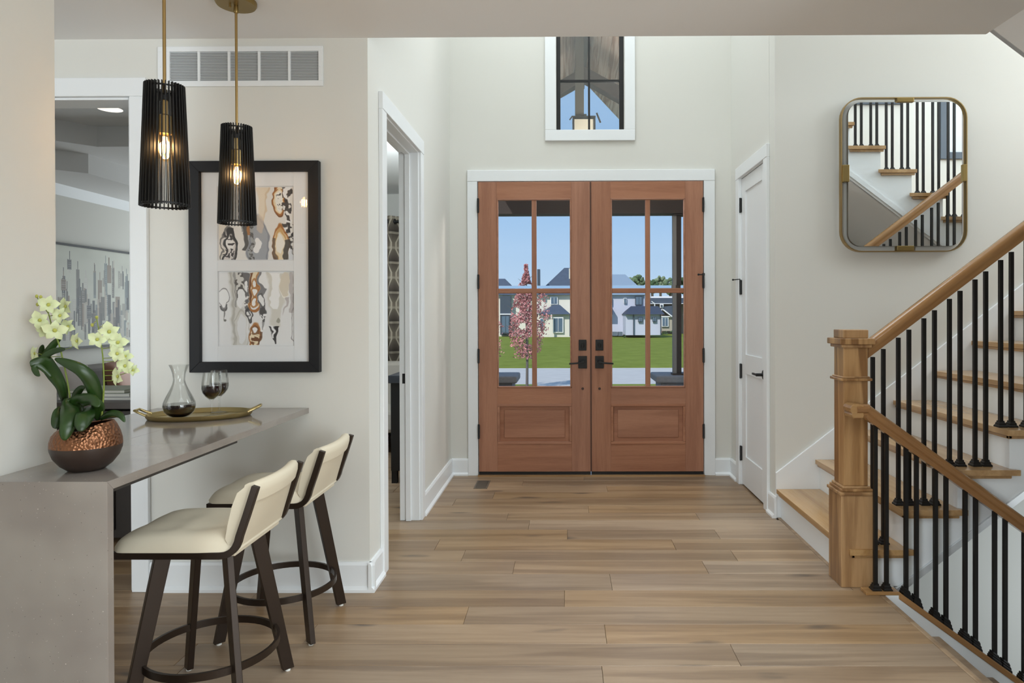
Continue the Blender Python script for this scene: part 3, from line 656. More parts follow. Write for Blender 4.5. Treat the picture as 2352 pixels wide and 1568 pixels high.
# ---------------------------------------------------------------- bar stools
def bezier(p, n=10):
    out = []
    for i in range(n+1):
        t = i/n; a = [Vector(q) for q in p]
        while len(a) > 1: a = [a[k]*(1-t)+a[k+1]*t for k in range(len(a)-1)]
        out.append(a[0])
    return out
def stool(cx, cy, yn, yf, label):
    """seat faces -X; yn/yf near and far side planes"""
    r = root('bar_stool', label, 'stool', (cx, cy, 0), 'cream bar stools at the grey counter')
    # side path in XZ (front to back top)
    path = [Vector((-1.47, 0, .566))]+[Vector((-1.30, 0, .566)), Vector((-1.14, 0, .566))]+bezier([(-1.115, 0, .566), (-1.062, 0, .566), (-1.050, 0, .63)], 6)+[Vector((-1.026, 0, .70)), Vector((-.997, 0, .790))]
    dx = cx+1.235
    W2 = (yf-yn)/2; ym = (yn+yf)/2
    for y in (yn, yf):
        pts = [(p.x+dx, y, p.z) for p in path]
        obj('side_frame', MB().sweep(pts, [(-.011, -.0105), (.011, -.0105), (.011, .0105), (-.011, .0105)], up=(0, 1, 0.001)), BRONZE, r, bevel=.0015)
    # seat cushion: grid with tufts
    nx, ny = 22, 18; vs = []; x0, x1 = -1.485+dx, -1.062+dx
    def top(u, v):
        e = min(1, (1-abs(2*u-1)**4))*min(1, (1-abs(2*v-1)**4)); e = max(e, 0)**.45
        t = 0
        for tu, tv in ((.3, .33), (.3, .67), (.62, .33), (.62, .67), (.86, .5)): t += .021*math.exp(-((u-tu)**2*40+(v-tv)**2*40))
        t += .006*math.exp(-((v-.5)**2)*90)
        return .580+.058*e-t*e
    for j in range(ny+1):
        for i in range(nx+1):
            u, v = i/nx, j/ny; w = W2*(1.06 if u < .7 else 1.06-.06*(u-.7)/.3)
            if u < .12: w *= 1-.25*((.12-u)/.12)**2
            vs.append((x0+(x1-x0)*u, ym+(2*v-1)*w, top(u, v)))
    n = len(vs); vs += [(x, y, .577) for x, y, z in vs]; fs = []
    q = lambda i, j: j*(nx+1)+i
    for j in range(ny):
        for i in range(nx):
            fs += [(q(i, j), q(i+1, j), q(i+1, j+1), q(i, j+1)), (n+q(i, j), n+q(i, j+1), n+q(i+1, j+1), n+q(i+1, j))]
    for i in range(nx): fs += [(q(i, 0), n+q(i, 0), n+q(i+1, 0), q(i+1, 0)), (q(i, ny), q(i+1, ny), n+q(i+1, ny), n+q(i, ny))]
    for j in range(ny): fs += [(q(0, j), q(0, j+1), n+q(0, j+1), n+q(0, j)), (q(nx, j), n+q(nx, j), n+q(nx, j+1), q(nx, j+1))]
    obj('seat', MB().add(vs, fs), CREAM, r, smooth=True)
    obj('seat_base', B(x0+.03, yn+.012, .558, x1-.01, yf-.012, .578), CREAM, r, bevel=.004)
    # backrest: thick curved pad between the posts
    bk = MB(); vs = []; m = 12; prof = [(-1.050, .585), (-1.037, .63), (-1.022, .68), (-1.008, .73), (-.994, .778), (-1.000, .790), (-1.012, .792), (-1.026, .784), (-1.050, .765), (-1.068, .72), (-1.082, .66), (-1.090, .615), (-1.075, .585)]
    k = len(prof)
    for j in range(m+1):
        v = j/m; y = yn+.0105+(yf-yn-.021)*v; bow = .022*(1-(2*v-1)**2)
        vs += [(p[0]-.014+dx+bow*min(1, max(0, (p[1]-.58)/.15)), y, p[1]) for p in prof]
    fs = [(j*k+a, j*k+(a+1) % k, (j+1)*k+(a+1) % k, (j+1)*k+a) for j in range(m) for a in range(k)]+[tuple(range(k)), tuple(m*k+a for a in range(k-1, -1, -1))]
    b = obj('backrest', bk.add(vs, fs), CREAM, r, smooth=True)
    fl = MB(); vs = []
    pr2 = [(-.9985, .735), (-.990, .765), (-.989, .786), (-.997, .798), (-1.012, .799), (-1.026, .792), (-1.03, .78), (-1.0, .78), (-1.004, .738)]
    k = len(pr2)
    for j in range(m+1):
        v = j/m; y = yn+.0108+(yf-yn-.0216)*v; bow = .022*(1-(2*v-1)**2)
        vs += [(p[0]-.012+dx+bow, y, p[1]) for p in pr2]
    fs = [(j*k+a, j*k+(a+1) % k, (j+1)*k+(a+1) % k, (j+1)*k+a) for j in range(m) for a in range(k)]+[tuple(range(k)), tuple(m*k+a for a in range(k-1, -1, -1))]
    obj('top_band', fl.add(vs, fs), CREAM, b, smooth=True)
    # base
    obj('swivel_plate', MB().lathe([(.0, .0), (.115, .0), (.115, .012), (0, .012)], (cx, cy, .545), 24), BRONZE, r)
    for sx in (-1, 1):
        for sy in (-1, 1):
            d = Vector((sx, sy, 0)).normalized(); tq = Vector((-d.y, d.x, 0)); vs = []
            for (rad, z) in ((.266, .008), (.153, .548)):
                c = Vector((cx, cy, z))+d*rad; w = .021 if z < .1 else .026
                for a, b_ in ((-w, -.011), (w, -.011), (w, .011), (-w, .011)): vs.append(c+d*a+tq*b_)
            lg = obj('leg', MB().add(vs, [(3, 2, 1, 0), (4, 5, 6, 7)]+[(a, (a+1) % 4, 4+(a+1) % 4, 4+a) for a in range(4)]), BRONZE, r, bevel=.002)
            c = Vector((cx, cy, 0))+d*.266
            obj('glide', MB().lathe([(.010, 0), (.010, .009)], c, 12), mat('white_glide', (225, 225, 220), .5) if 'white_glide' not in bpy.data.materials else bpy.data.materials['white_glide'], lg)
            c0 = Vector((cx, cy, .54))+d*.07; c1 = Vector((cx, cy, .53))+d*.15
            obj('gusset', MB().add([c0+tq*.011, c0-tq*.011, c1-tq*.011, c1+tq*.011, c0+tq*.011+Vector((0, 0, .012)), c0-tq*.011+Vector((0, 0, .012)), c1-tq*.011+Vector((0, 0, .02)), c1+tq*.011+Vector((0, 0, .02))],
                [(3, 2, 1, 0), (4, 5, 6, 7)]+[(a, (a+1) % 4, 4+(a+1) % 4, 4+a) for a in range(4)]), BRONZE, lg)
    z = .183
    obj('foot_ring', MB().sweep([(cx+.215*math.cos(2*PI*a/48), cy+.215*math.sin(2*PI*a/48), z) for a in range(48)], [(-.005, -.0125), (.005, -.0125), (.005, .0125), (-.005, .0125)], closed=True), BRONZE, r, smooth=True)
    return r
stool(-1.240, 2.385, 2.205, 2.575, 'cream bar stool with dark legs in front, nearest the waterfall counter end')
stool(-1.226, 2.960, 2.776, 3.150, 'cream bar stool with dark legs behind the first, close to the print wall')

# ---------------------------------------------------------------- pendants
BULB = emis('bulb_filament', (255, 186, 96), 60)
AMB = thin_glass('amber_bulb_glass', .12, (1, .9, .72))
def pendant(x, y, zt, zb, label, canopy=True):
    r = root('pendant_lamp', label, 'pendant lamp', (x, y, ZC), 'black slatted pendants over the counter')
    obj('canopy', MB().lathe([(0, -.02), (.078, -.02), (.083, -.012), (.083, 0), (0, 0)], (x, y, ZC-.0005), 32), BRASSD, r, smooth=True)
    obj('swivel', MB().lathe([(.0, -.052), (.009, -.052), (.011, -.045), (.008, -.02), (0, -.02)], (x, y, ZC), 14).tube([(x-.02, y-.012, ZC-.034), (x-.02, y-.012, ZC-.02)], .005, 8, up=(1, 0, 0)), BRASSD, r, smooth=True)
    obj('rod', MB().tube([(x, y, zt-.04), (x, y, ZC-.05)], .0055, 10, up=(1, 0, 0)), BRASS, r, smooth=True)
    h = zt-zb; rt, rb = .062, .078
    obj('stem', MB().tube([(x, y, zt-.11), (x, y, zt-.03)], .010, 12, up=(1, 0, 0)), BRASS, r, smooth=True)
    obj('socket', MB().lathe([(0, 0), (.022, 0), (.022, .06), (.012, .066), (0, .066)], (x, y, zt-.165), 18), BRASS, r, smooth=True)
    zc = zt-.205
    bulb = obj('bulb', MB().lathe([(.0, -.052), (.012, -.050), (.026, -.036), (.0305, -.014), (.028, .006), (.018, .030), (.014, .050)], (x, y, zc), 18), AMB, r, smooth=True)
    f = MB()
    for a in range(6):
        c, s = math.cos(a*PI/3), math.sin(a*PI/3)
        f.tube([(x+.006*c, y+.006*s, zc+.03), (x+.013*c, y+.013*s, zc-.022)], .0016, 5, up=(1, 0, 0))
    obj('filament', f, BULB, bulb)
    sh = obj('shade_ring', MB().sweep([(x+(rt-.008)*math.cos(2*PI*a/32), y+(rt-.008)*math.sin(2*PI*a/32), zt-.012) for a in range(32)], [(-.001, -.003), (.001, -.003), (.001, .003), (-.001, .003)], closed=True), BLACK, r)
    obj('shade_ring', MB().sweep([(x+(rb-.003)*math.cos(2*PI*a/32), y+(rb-.003)*math.sin(2*PI*a/32), zb+.006) for a in range(32)], [(-.001, -.003), (.001, -.003), (.001, .003), (-.001, .003)], closed=True), BLACK, r)
    hub = MB().lathe([(0, -.052), (.016, -.052), (.016, -.03), (0, -.03)], (x, y, zt), 16)
    for a in range(4):
        c, s = math.cos(a*PI/2+.5), math.sin(a*PI/2+.5)
        hub.sweep([(x+.01*c, y+.01*s, zt-.04), (x+.03*c, y+.03*s, zt-.02), (x+(rt-.006)*c, y+(rt-.006)*s, zt-.012)], [(-.003, -.0015), (.003, -.0015), (.003, .0015), (-.003, .0015)])
    obj('shade_spider', hub, BLACK, r)
    n = 36
    sm = MB().add([(rt-.012, -.0016, 0), (rt, -.0016, 0), (rt, .0016, 0), (rt-.012, .0016, 0), (rb-.012, -.0016, -h), (rb, -.0016, -h), (rb, .0016, -h), (rb-.012, .0016, -h)],
                  [(3, 2, 1, 0), (4, 5, 6, 7)]+[(a, (a+1) % 4, 4+(a+1) % 4, 4+a) for a in range(4)])
    me = None
    for a in range(n):
        if me is None:
            me = bpy.data.meshes.new('slat'); me.from_pydata(sm.v, [], sm.f); me.materials.append(BLACK)
        o = bpy.data.objects.new('slat', me); COL.objects.link(o); o.parent = r
        o.location = (0, 0, zt-ZC); o.rotation_euler = (0, 0, 2*PI*a/n+.05)
    light('bulb_glow', 'POINT', (x, y, zc-.0), (x, y, 0), 2.2, (1, .70, .40), shadow_soft_size=.02)
    return r
pendant(-1.348, 2.30, 2.122, 1.712, 'nearer black slatted pendant hanging lower in front of the vent')
pendant(-1.402, 2.92, 2.154, 1.735, 'farther black slatted pendant in front of the framed abstract print')

# ---------------------------------------------------------------- air return grille
def grille():
    x0, x1, z0, z1 = -1.971, -1.168, 2.455, 2.648; y = D0
    r = root('air_return_grille', 'white louvered air return grille high above the framed print', 'vent', ((x0+x1)/2, y, z0))
    m = MB()
    xs = [-1.913+.1468*i for i in range(6)]
    gz0, gz1 = z0+.026, z1-.024
    m.box(x0, y-.012, z0, x1, y, gz0); m.box(x0, y-.012, gz1, x1, y, z1); m.box(x0, y-.012, gz0, xs[0], y, gz1); m.box(xs[5]-.010, y-.012, gz0, x1, y, gz1)
    for i in range(1, 5): m.box(xs[i]-.012, y-.010, gz0, xs[i], y, gz1)
    obj('grille_frame', m, TRIM, r, bevel=.001)
    obj('duct_back', B(xs[0], y-.0015, gz0, xs[5]-.010, y-.0003, gz1), mat('duct_shadow', (150, 150, 150), .8), r)
    for i in range(5):
        a, b = xs[i], xs[i+1]-(.012 if i < 4 else .010); lv = MB(); n = 19
        for k in range(n):
            z = gz0+(gz1-gz0)*(k+.5)/n; d = .0022
            lv.add([(a, y-.009, z-d-.001), (b, y-.009, z-d-.001), (b, y-.002, z+d-.001), (a, y-.002, z+d-.001), (a, y-.009, z-d), (b, y-.009, z-d), (b, y-.002, z+d), (a, y-.002, z+d)],
                   [(0, 3, 2, 1), (4, 5, 6, 7), (0, 1, 5, 4), (1, 2, 6, 5), (2, 3, 7, 6), (3, 0, 4, 7)])
        obj('louver_panel', lv, TRIM, r)['kind'] = 'stuff'
    for x in (x0+.014, x1-.014): obj('screw', MB().lathe([(.004, 0), (.003, .002), (0, .002)], (0, 0, 0), 10).xf(Matrix.Translation((x, y-.012, (z0+z1)/2)) @ Matrix.Rotation(PI/2, 4, 'X')), TRIM, r)
grille()
# ---------------------------------------------------------------- framed print (painted as vertex colours on flat paper)
ART = vcol('printed_paper', .5)
def noise2(u, v, s, seed):
    rs = np.random.RandomState(seed); g = rs.rand(40, 40); x = (u*s) % 38; y = (v*s) % 38
    xi = x.astype(int); yi = y.astype(int); fx = x-xi; fy = y-yi; fx = fx*fx*(3-2*fx); fy = fy*fy*(3-2*fy)
    return (g[yi, xi]*(1-fx)+g[yi, xi+1]*fx)*(1-fy)+(g[yi+1, xi]*(1-fx)+g[yi+1, xi+1]*fx)*fy
def paint_mesh(name, X0, X1, Y, Z0, Z1, nx, ny, fn, parent, plane='y'):
    us, vs_ = np.meshgrid((np.arange(nx)+.5)/nx, (np.arange(ny)+.5)/ny)
    c = np.clip(fn(us, vs_), 0, 255)/255.0; c = np.where(c <= .04045, c/12.92, ((c+.055)/1.055)**2.4)
    gx, gz = np.meshgrid(np.linspace(X0, X1, nx+1), np.linspace(Z1, Z0, ny+1))
    off = wloc(parent)
    if plane == 'y': co = np.stack([gx-off.x, np.full_like(gx, Y-off.y), gz-off.z], -1).reshape(-1, 3)
    else: co = np.stack([np.full_like(gx, Y-off.x), gx-off.y, gz-off.z], -1).reshape(-1, 3)
    i = np.arange(nx)[None, :]; j = np.arange(ny)[:, None]; a = j*(nx+1)+i
    fc = np.stack([a, a+nx+1, a+nx+2, a+1], -1).reshape(-1, 4)
    me = bpy.data.meshes.new(name); me.from_pydata(co.tolist(), [], fc.tolist())
    ca = me.color_attributes.new('Col', 'FLOAT_COLOR', 'CORNER')
    col = np.ones((nx*ny, 4, 4), dtype=np.float32); col[:, :, :3] = c.reshape(-1, 1, 3)
    ca.data.foreach_set('color', col.ravel()); me.materials.append(ART)
    o = bpy.data.objects.new(name, me); COL.objects.link(o); o.parent = parent; return o
class Paint:
    def __init__(s, u, v, bg, seed):
        s.u0, s.v0 = u, v
        s.u = u+(noise2(u, v, 9, seed)-.5)*.06+(noise2(u, v, 22, seed+1)-.5)*.025
        s.v = v+(noise2(u, v, 7, seed+2)-.5)*.05
        s.c = np.ones(u.shape+(3,))*np.array(bg, float); s.seed = seed
    def lay(s, m, col, a=1.0):
        m = np.clip(m, 0, 1)[..., None]*a; s.c = s.c*(1-m)+np.array(col, float)*m
    def ell(s, cx, cy, rx, ry, col, a=1, soft=.06):
        d = np.sqrt(((s.u-cx)/rx)**2+((s.v-cy)/ry)**2); s.lay((1-d)/soft+.5, col, a)
    def ring(s, cx, cy, rx, ry, w, col, a=1, lo=-1, hi=2):
        d = np.abs(np.sqrt(((s.u-cx)/rx)**2+((s.v-cy)/ry)**2)-1); m = (w-d)/.06+.5
        m = m*((s.v > lo) & (s.v < hi)); s.lay(m, col, a)
    def strip(s, x0, x1, y0, y1, col, a=1, taper=0, soft=.008, drift=0):
        t = (s.v-y0)/(y1-y0); w = (x1-x0)/2*(1-taper*np.clip(t, 0, 1)); cx = (x0+x1)/2+drift*t
        m = (w-np.abs(s.u-cx))/soft+.5; m = m*np.clip((t+.0)/.01+.5, 0, 1)*np.clip((1-t)/.02+.5, 0, 1); s.lay(m, col, a)
    def mottle(s, x0, x1, y0, y1, col, th=.5, sc=(30, 14)):
        n = noise2(s.u, s.v, sc[0], s.seed+5)*.6+noise2(s.u*.5, s.v, sc[1], s.seed+6)*.4
        m = ((n-th)/.06+.5)*((s.u > x0) & (s.u < x1) & (s.v > y0) & (s.v < y1)); s.lay(m, col)
GB, GD, CRM, BLK, GRY, LG, WH = (166, 108, 52), (112, 66, 26), (232, 216, 184), (44, 42, 44), (128, 130, 134), (196, 196, 194), (236, 237, 238)
def art1(u, v):
    p = Paint(u, v, (226, 224, 220), 11)
    p.strip(-.05, .13, 0, 1, (222, 212, 196), .7, soft=.05)
    p.strip(.10, .2, 0, .45, LG, .6, drift=-.03); p.strip(.26, .36, 0, .5, (92, 90, 90), .9, drift=.02); p.strip(.31, .345, 0, .6, GRY, .8)
    p.strip(.5, .66, 0, .52, (222, 208, 184), .8, taper=.75, soft=.02); p.strip(.64, .67, 0, .6, (208, 184, 150), .6, drift=-.05)
    p.ell(.53, .80, .145, .44, (150, 155, 164), .85, .1); p.ring(.53, .82, .13, .42, .07, (120, 124, 132), .6); p.ell(.56, .5, .06, .14, (206, 190, 172), .7)
    p.ell(.515, .79, .05, .105, WH); p.strip(.42, .47, .5, 1, (160, 160, 158), .7); p.mottle(.41, .47, .55, 1, (90, 88, 88), .5, (60, 40))
    p.strip(.33, .39, .48, .88, (72, 70, 70), .9, taper=.2); p.strip(.37, .43, .5, .66, GB, .9, taper=.4)
    p.ell(.15, .82, .09, .26, (214, 208, 204)); p.ring(.13, .86, .09, .3, .1, (88, 84, 84), .8); p.ring(.16, .95, .075, .38, .16, BLK, 1, .55, 1.1); p.ell(.15, .78, .045, .12, (236, 234, 232))
    p.mottle(.06, .2, .62, 1, (58, 54, 56), .62, (40, 18))
    p.strip(.74, .80, 0, .3, GB, 1, drift=.02); p.strip(.745, .765, 0, .3, GD, .8, drift=.02)
    p.ell(.825, .2, .075, .21, CRM); p.ring(.825, .2, .075, .2, .12, GB, 1, .03, 1); p.ring(.825, .2, .085, .22, .05, GD, 1, .1, 1); p.ell(.83, .2, .05, .15, (238, 236, 230)); p.mottle(.80, .86, .08, .34, BLK, .66, (60, 20))
    p.strip(.87, .96, 0, .14, (78, 66, 60), 1); p.strip(.905, .95, .1, .62, BLK, 1, drift=.015); p.mottle(.86, 1, 0, .95, (62, 60, 62), .52, (26, 16)); p.mottle(.88, 1, 0, 1, WH, .62, (30, 20))
    p.ell(.83, .85, .1, .34, GB, 1, .08); p.ell(.83, .88, .082, .31, CRM); p.ring(.83, .83, .055, .24, .14, (196, 150, 88), .8); p.ell(.825, .78, .03, .14, (240, 236, 226))
    p.strip(.735, .78, .72, 1, (92, 74, 60), .8); p.strip(.86, .93, .72, 1.02, (70, 68, 66), .9)
    p.ell(.965, .97, .03, .1, (214, 218, 224)); p.strip(.985, .992, .86, 1, BLK)
    return p.c
def art2(u, v):
    p = Paint(u, v, (228, 229, 230), 31)
    p.strip(.15, .36, .0, 1.02, (206, 205, 200), .9, soft=.03, drift=.02); p.strip(.17, .2, 0, 1, (170, 168, 160), .7, drift=.02); p.strip(.215, .24, 0, .5, (120, 118, 116), .6)
    p.ell(.06, .36, .075, .15, WH); p.ring(.06, .36, .075, .14, .06, (120, 118, 120), .9); p.ring(.06, .4, .075, .12, .1, (70, 68, 70), .9, .46, 1); p.strip(.05, .065, .5, .66, (110, 108, 108)); p.ell(.09, .665, .032, .02, (110, 110, 106))
    p.ell(.30, .37, .062, .15, WH); p.ring(.30, .37, .062, .15, .08, (70, 68, 70), .9, .1, .36); p.mottle(.23, .35, 0, .3, (84, 80, 78), .60, (36, 18))
    p.ell(.31, .78, .06, .19, (224, 226, 228)); p.ring(.31, .8, .1, .26, .06, (180, 178, 170), .8)
    p.strip(.335, .40, 0, .62, (70, 68, 72), .8, drift=.04, taper=.3); p.ell(.37, .2, .02, .09, WH); p.mottle(.34, .42, .2, .62, (230, 230, 230), .62, (40, 22)); p.ring(.42, .6, .03, .08, .3, BLK, .8)
    p.strip(.405, .52, 0, .48, CRM, 1); p.strip(.405, .43, 0, .46, GD, 1, drift=.005); p.strip(.50, .52, 0, .42, GB, .9); p.ring(.475, .45, .055, .1, .2, GB, 1, .42, 1)
    for cy in (.15, .29, .42): p.ring(.475, cy, .035, .065, .25, GB, .8); p.ell(.475, cy, .026, .052, (240, 240, 238))
    p.strip(.52, .63, 0, .62, (122, 122, 126), 1, drift=.0, taper=.1); p.ell(.62, .07, .07, .16, WH); p.ell(.58, .40, .042, .085, WH); p.ring(.58, .40, .045, .09, .14, (70, 70, 74), .7); p.strip(.53, .62, .5, .68, (66, 66, 68), .9, taper=.4); p.mottle(.52, .63, .58, .8, WH, .52, (40, 30)); p.strip(.54, .6, .68, .78, (80, 78, 78), .5, taper=.8)
    p.ell(.48, .95, .075, .26, GB, 1, .08); p.ell(.475, .98, .055, .24, CRM); p.ell(.48, .80, .032, .05, WH); p.ring(.48, .80, .035, .06, .25, GD, .8); p.mottle(.42, .56, .86, 1, GD, .5, (40, 30)); p.strip(.53, .565, .8, 1, (96, 62, 36), .8)
    p.strip(.64, .95, 0, .75, (212, 210, 202), 1, taper=.75, soft=.03, drift=-.04); p.strip(.70, .80, 0, .52, (240, 241, 242), .95, taper=.2); p.ell(.87, .17, .07, .19, (214, 206, 190)); p.ring(.87, .17, .07, .18, .06, (240, 238, 232), .9, .1, 1)
    p.strip(.93, .99, 0, .55, (176, 170, 170), .8, drift=.02); p.strip(.88, .93, .35, .6, (160, 150, 150), .6, taper=.9, drift=-.03); p.strip(.985, .993, .3, .98, (120, 114, 116)); p.ell(.785, .66, .03, .03, (160, 158, 146))
    p.strip(.69, .78, .73, .98, BLK, 1, taper=.75, drift=.03); p.strip(.71, .735, .72, .9, WH, 1, drift=.02, taper=.2)
    return p.c
def print_frame():
    X0, X1, Z0, Z1 = -1.811, -1.182, 1.068, 2.088
    r = root('framed_print', 'black framed abstract print in two panels on the wall above the counter', 'picture', ((X0+X1)/2, D0, Z0))
    w = .051; y0, y1 = D0-.038, D0-.004
    for poly in (((X0, Z0), (X1, Z0), (X1-w, Z0+w), (X0+w, Z0+w)), ((X0, Z1), (X1, Z1), (X1-w, Z1-w), (X0+w, Z1-w)), ((X0, Z0), (X0+w, Z0+w), (X0+w, Z1-w), (X0, Z1)), ((X1, Z0), (X1-w, Z0+w), (X1-w, Z1-w), (X1, Z1))):
        obj('frame_rail', MB().prism(poly, 'y', y0, y1), mat('charcoal_frame', (24, 24, 27), .5, spec=.3) if 'charcoal_frame' not in bpy.data.materials else bpy.data.materials['charcoal_frame'], r, bevel=.0015)
    m = MB(); a0, a1 = -1.683, -1.312; zz = ((1.195, 1.558), (1.610, 1.969))
    ym = D0-.016
    m.box(X0+w, ym, Z0+w, a0, ym+.004, Z1-w); m.box(a1, ym, Z0+w, X1-w, ym+.004, Z1-w)
    m.box(a0, ym, Z0+w, a1, ym+.004, zz[0][0]); m.box(a0, ym, zz[0][1], a1, ym+.004, zz[1][0]); m.box(a0, ym, zz[1][1], a1, ym+.004, Z1-w)
    obj('mat_board', m, mat('mat_board_white', (226, 228, 230), .7), r, bevel=.001)
    obj('backing', B(X0+w-.01, ym+.008, Z0+w-.01, X1-w+.01, ym+.011, Z1-w+.01), mat('mat_board_white2', (226, 228, 230), .7), r)
    paint_mesh('print', a0+.004, a1-.004, ym+.0075, zz[1][0]+.004, zz[1][1]-.004, 150, 150, art1, r)
    paint_mesh('print', a0+.004, a1-.004, ym+.0075, zz[0][0]+.004, zz[0][1]-.004, 150, 150, art2, r)
    obj('glazing', B(X0+w-.004, ym-.006, Z0+w-.004, X1-w+.004, ym-.004, Z1-w+.004), thin_glass('print_glass', .025), r)
print_frame()

# ---------------------------------------------------------------- tray, decanter, glasses
TYC = (-1.620, 3.020)
def tray():
    cx, cy = TYC; a, b = .206, .142; z = ZCNT
    # ellipse, long axis along x tilted a little
    r = root('serving_tray', 'oval hammered gold tray with loop handles on the counter', 'tray', (cx, cy, z))
    ang = .30
    def E(t, ka, dz):
        x = (a+ka)*math.cos(t); y = (b+ka)*math.sin(t); return (cx+x*math.cos(ang)-y*math.sin(ang), cy+x*math.sin(ang)+y*math.cos(ang), z+dz)
    n = 64; lv = [(-.012, .0005), (.0, .006), (.006, .022), (.010, .022), (.009, .019), (.004, .004), (-.006, .0)]
    vs = [E(2*PI*i/n, k, dz) for k, dz in [(-.010, .004), (-.004, .006), (.004, .022), (.009, .023), (.006, .010), (-.002, .0)] for i in range(n)]
    m = 6; fs = [(j*n+i, j*n+(i+1) % n, (j+1)*n+(i+1) % n, (j+1)*n+i) for j in range(m-1) for i in range(n)]+[tuple(range(n)), tuple((m-1)*n+i for i in range(n-1, -1, -1))]
    obj('tray_body', MB().add(vs, fs), GOLD, r, smooth=True)
    for sgn, tw in ((1, 0), (-1, 0)):
        t0 = 0 if sgn > 0 else PI
        pts = [E(t0+.30*sgn*1, .004, .020), E(t0+.22*sgn, .022, .030), E(t0+.17*sgn, .044, .042), E(t0-.14*sgn, .046, .043), E(t0-.22*sgn, .022, .030), E(t0-.32*sgn, .004, .020)]
        obj('handle', MB().tube(pts, .0055, 8), GOLD, r, smooth=True)
tray()
ZTR = ZCNT+.0065
def decanter():
    x, y = -1.687, 2.975
    r = root('decanter', 'flared glass decanter with red wine at its bottom', 'decanter', (x, y, ZTR))
    o = [(.0, .0), (.030, .0), (.045, .008), (.060, .026), (.0655, .048), (.063, .066), (.052, .092), (.038, .120), (.0275, .145), (.0235, .163), (.026, .190), (.034, .215), (.0405, .230)]
    obj('glass_body', MB().lathe(o+[(a-.0016, b) for a, b in o[:2:-1]]+[(.029, .003), (0, .003)], (x, y, ZTR), 40), CGLASS, r, smooth=True)
    w = [(0, .0032), (.028, .0032), (.043, .010), (.058, .027), (.0632, .046), (.0625, .058), (0, .058)]
    obj('wine', MB().lathe(w, (x, y, ZTR), 40), WINE, r, smooth=True)
decanter()
def wineglass(x, y, label):
    r = root('wine_glass', label, 'wine glass', (x, y, ZTR), 'wine glasses on the gold tray')
    o = [(0, 0), (.033, 0), (.034, .0015), (.012, .005), (.0045, .012), (.0038, .04), (.0042, .066), (.010, .073), (.026, .088), (.0375, .105), (.0415, .122), (.040, .150), (.034, .193), (.033, .193), (.0388, .150), (.0402, .122), (.036, .105), (.0250, .0895), (.010, .076), (0, .074)]
    obj('glass_body', MB().lathe(o, (x, y, ZTR), 32), CGLASS, r, smooth=True)
    obj('wine', MB().lathe([(0, .0745), (.0095, .0765), (.0245, .090), (.0355, .1055), (.0396, .122), (.0392, .135), (0, .135)], (x, y, ZTR), 32), WINE, r, smooth=True)
wineglass(-1.560, 3.005, 'wine glass half filled with red wine, in front on the tray')
wineglass(-1.588, 3.125, 'second wine glass, mostly hidden behind the front one')

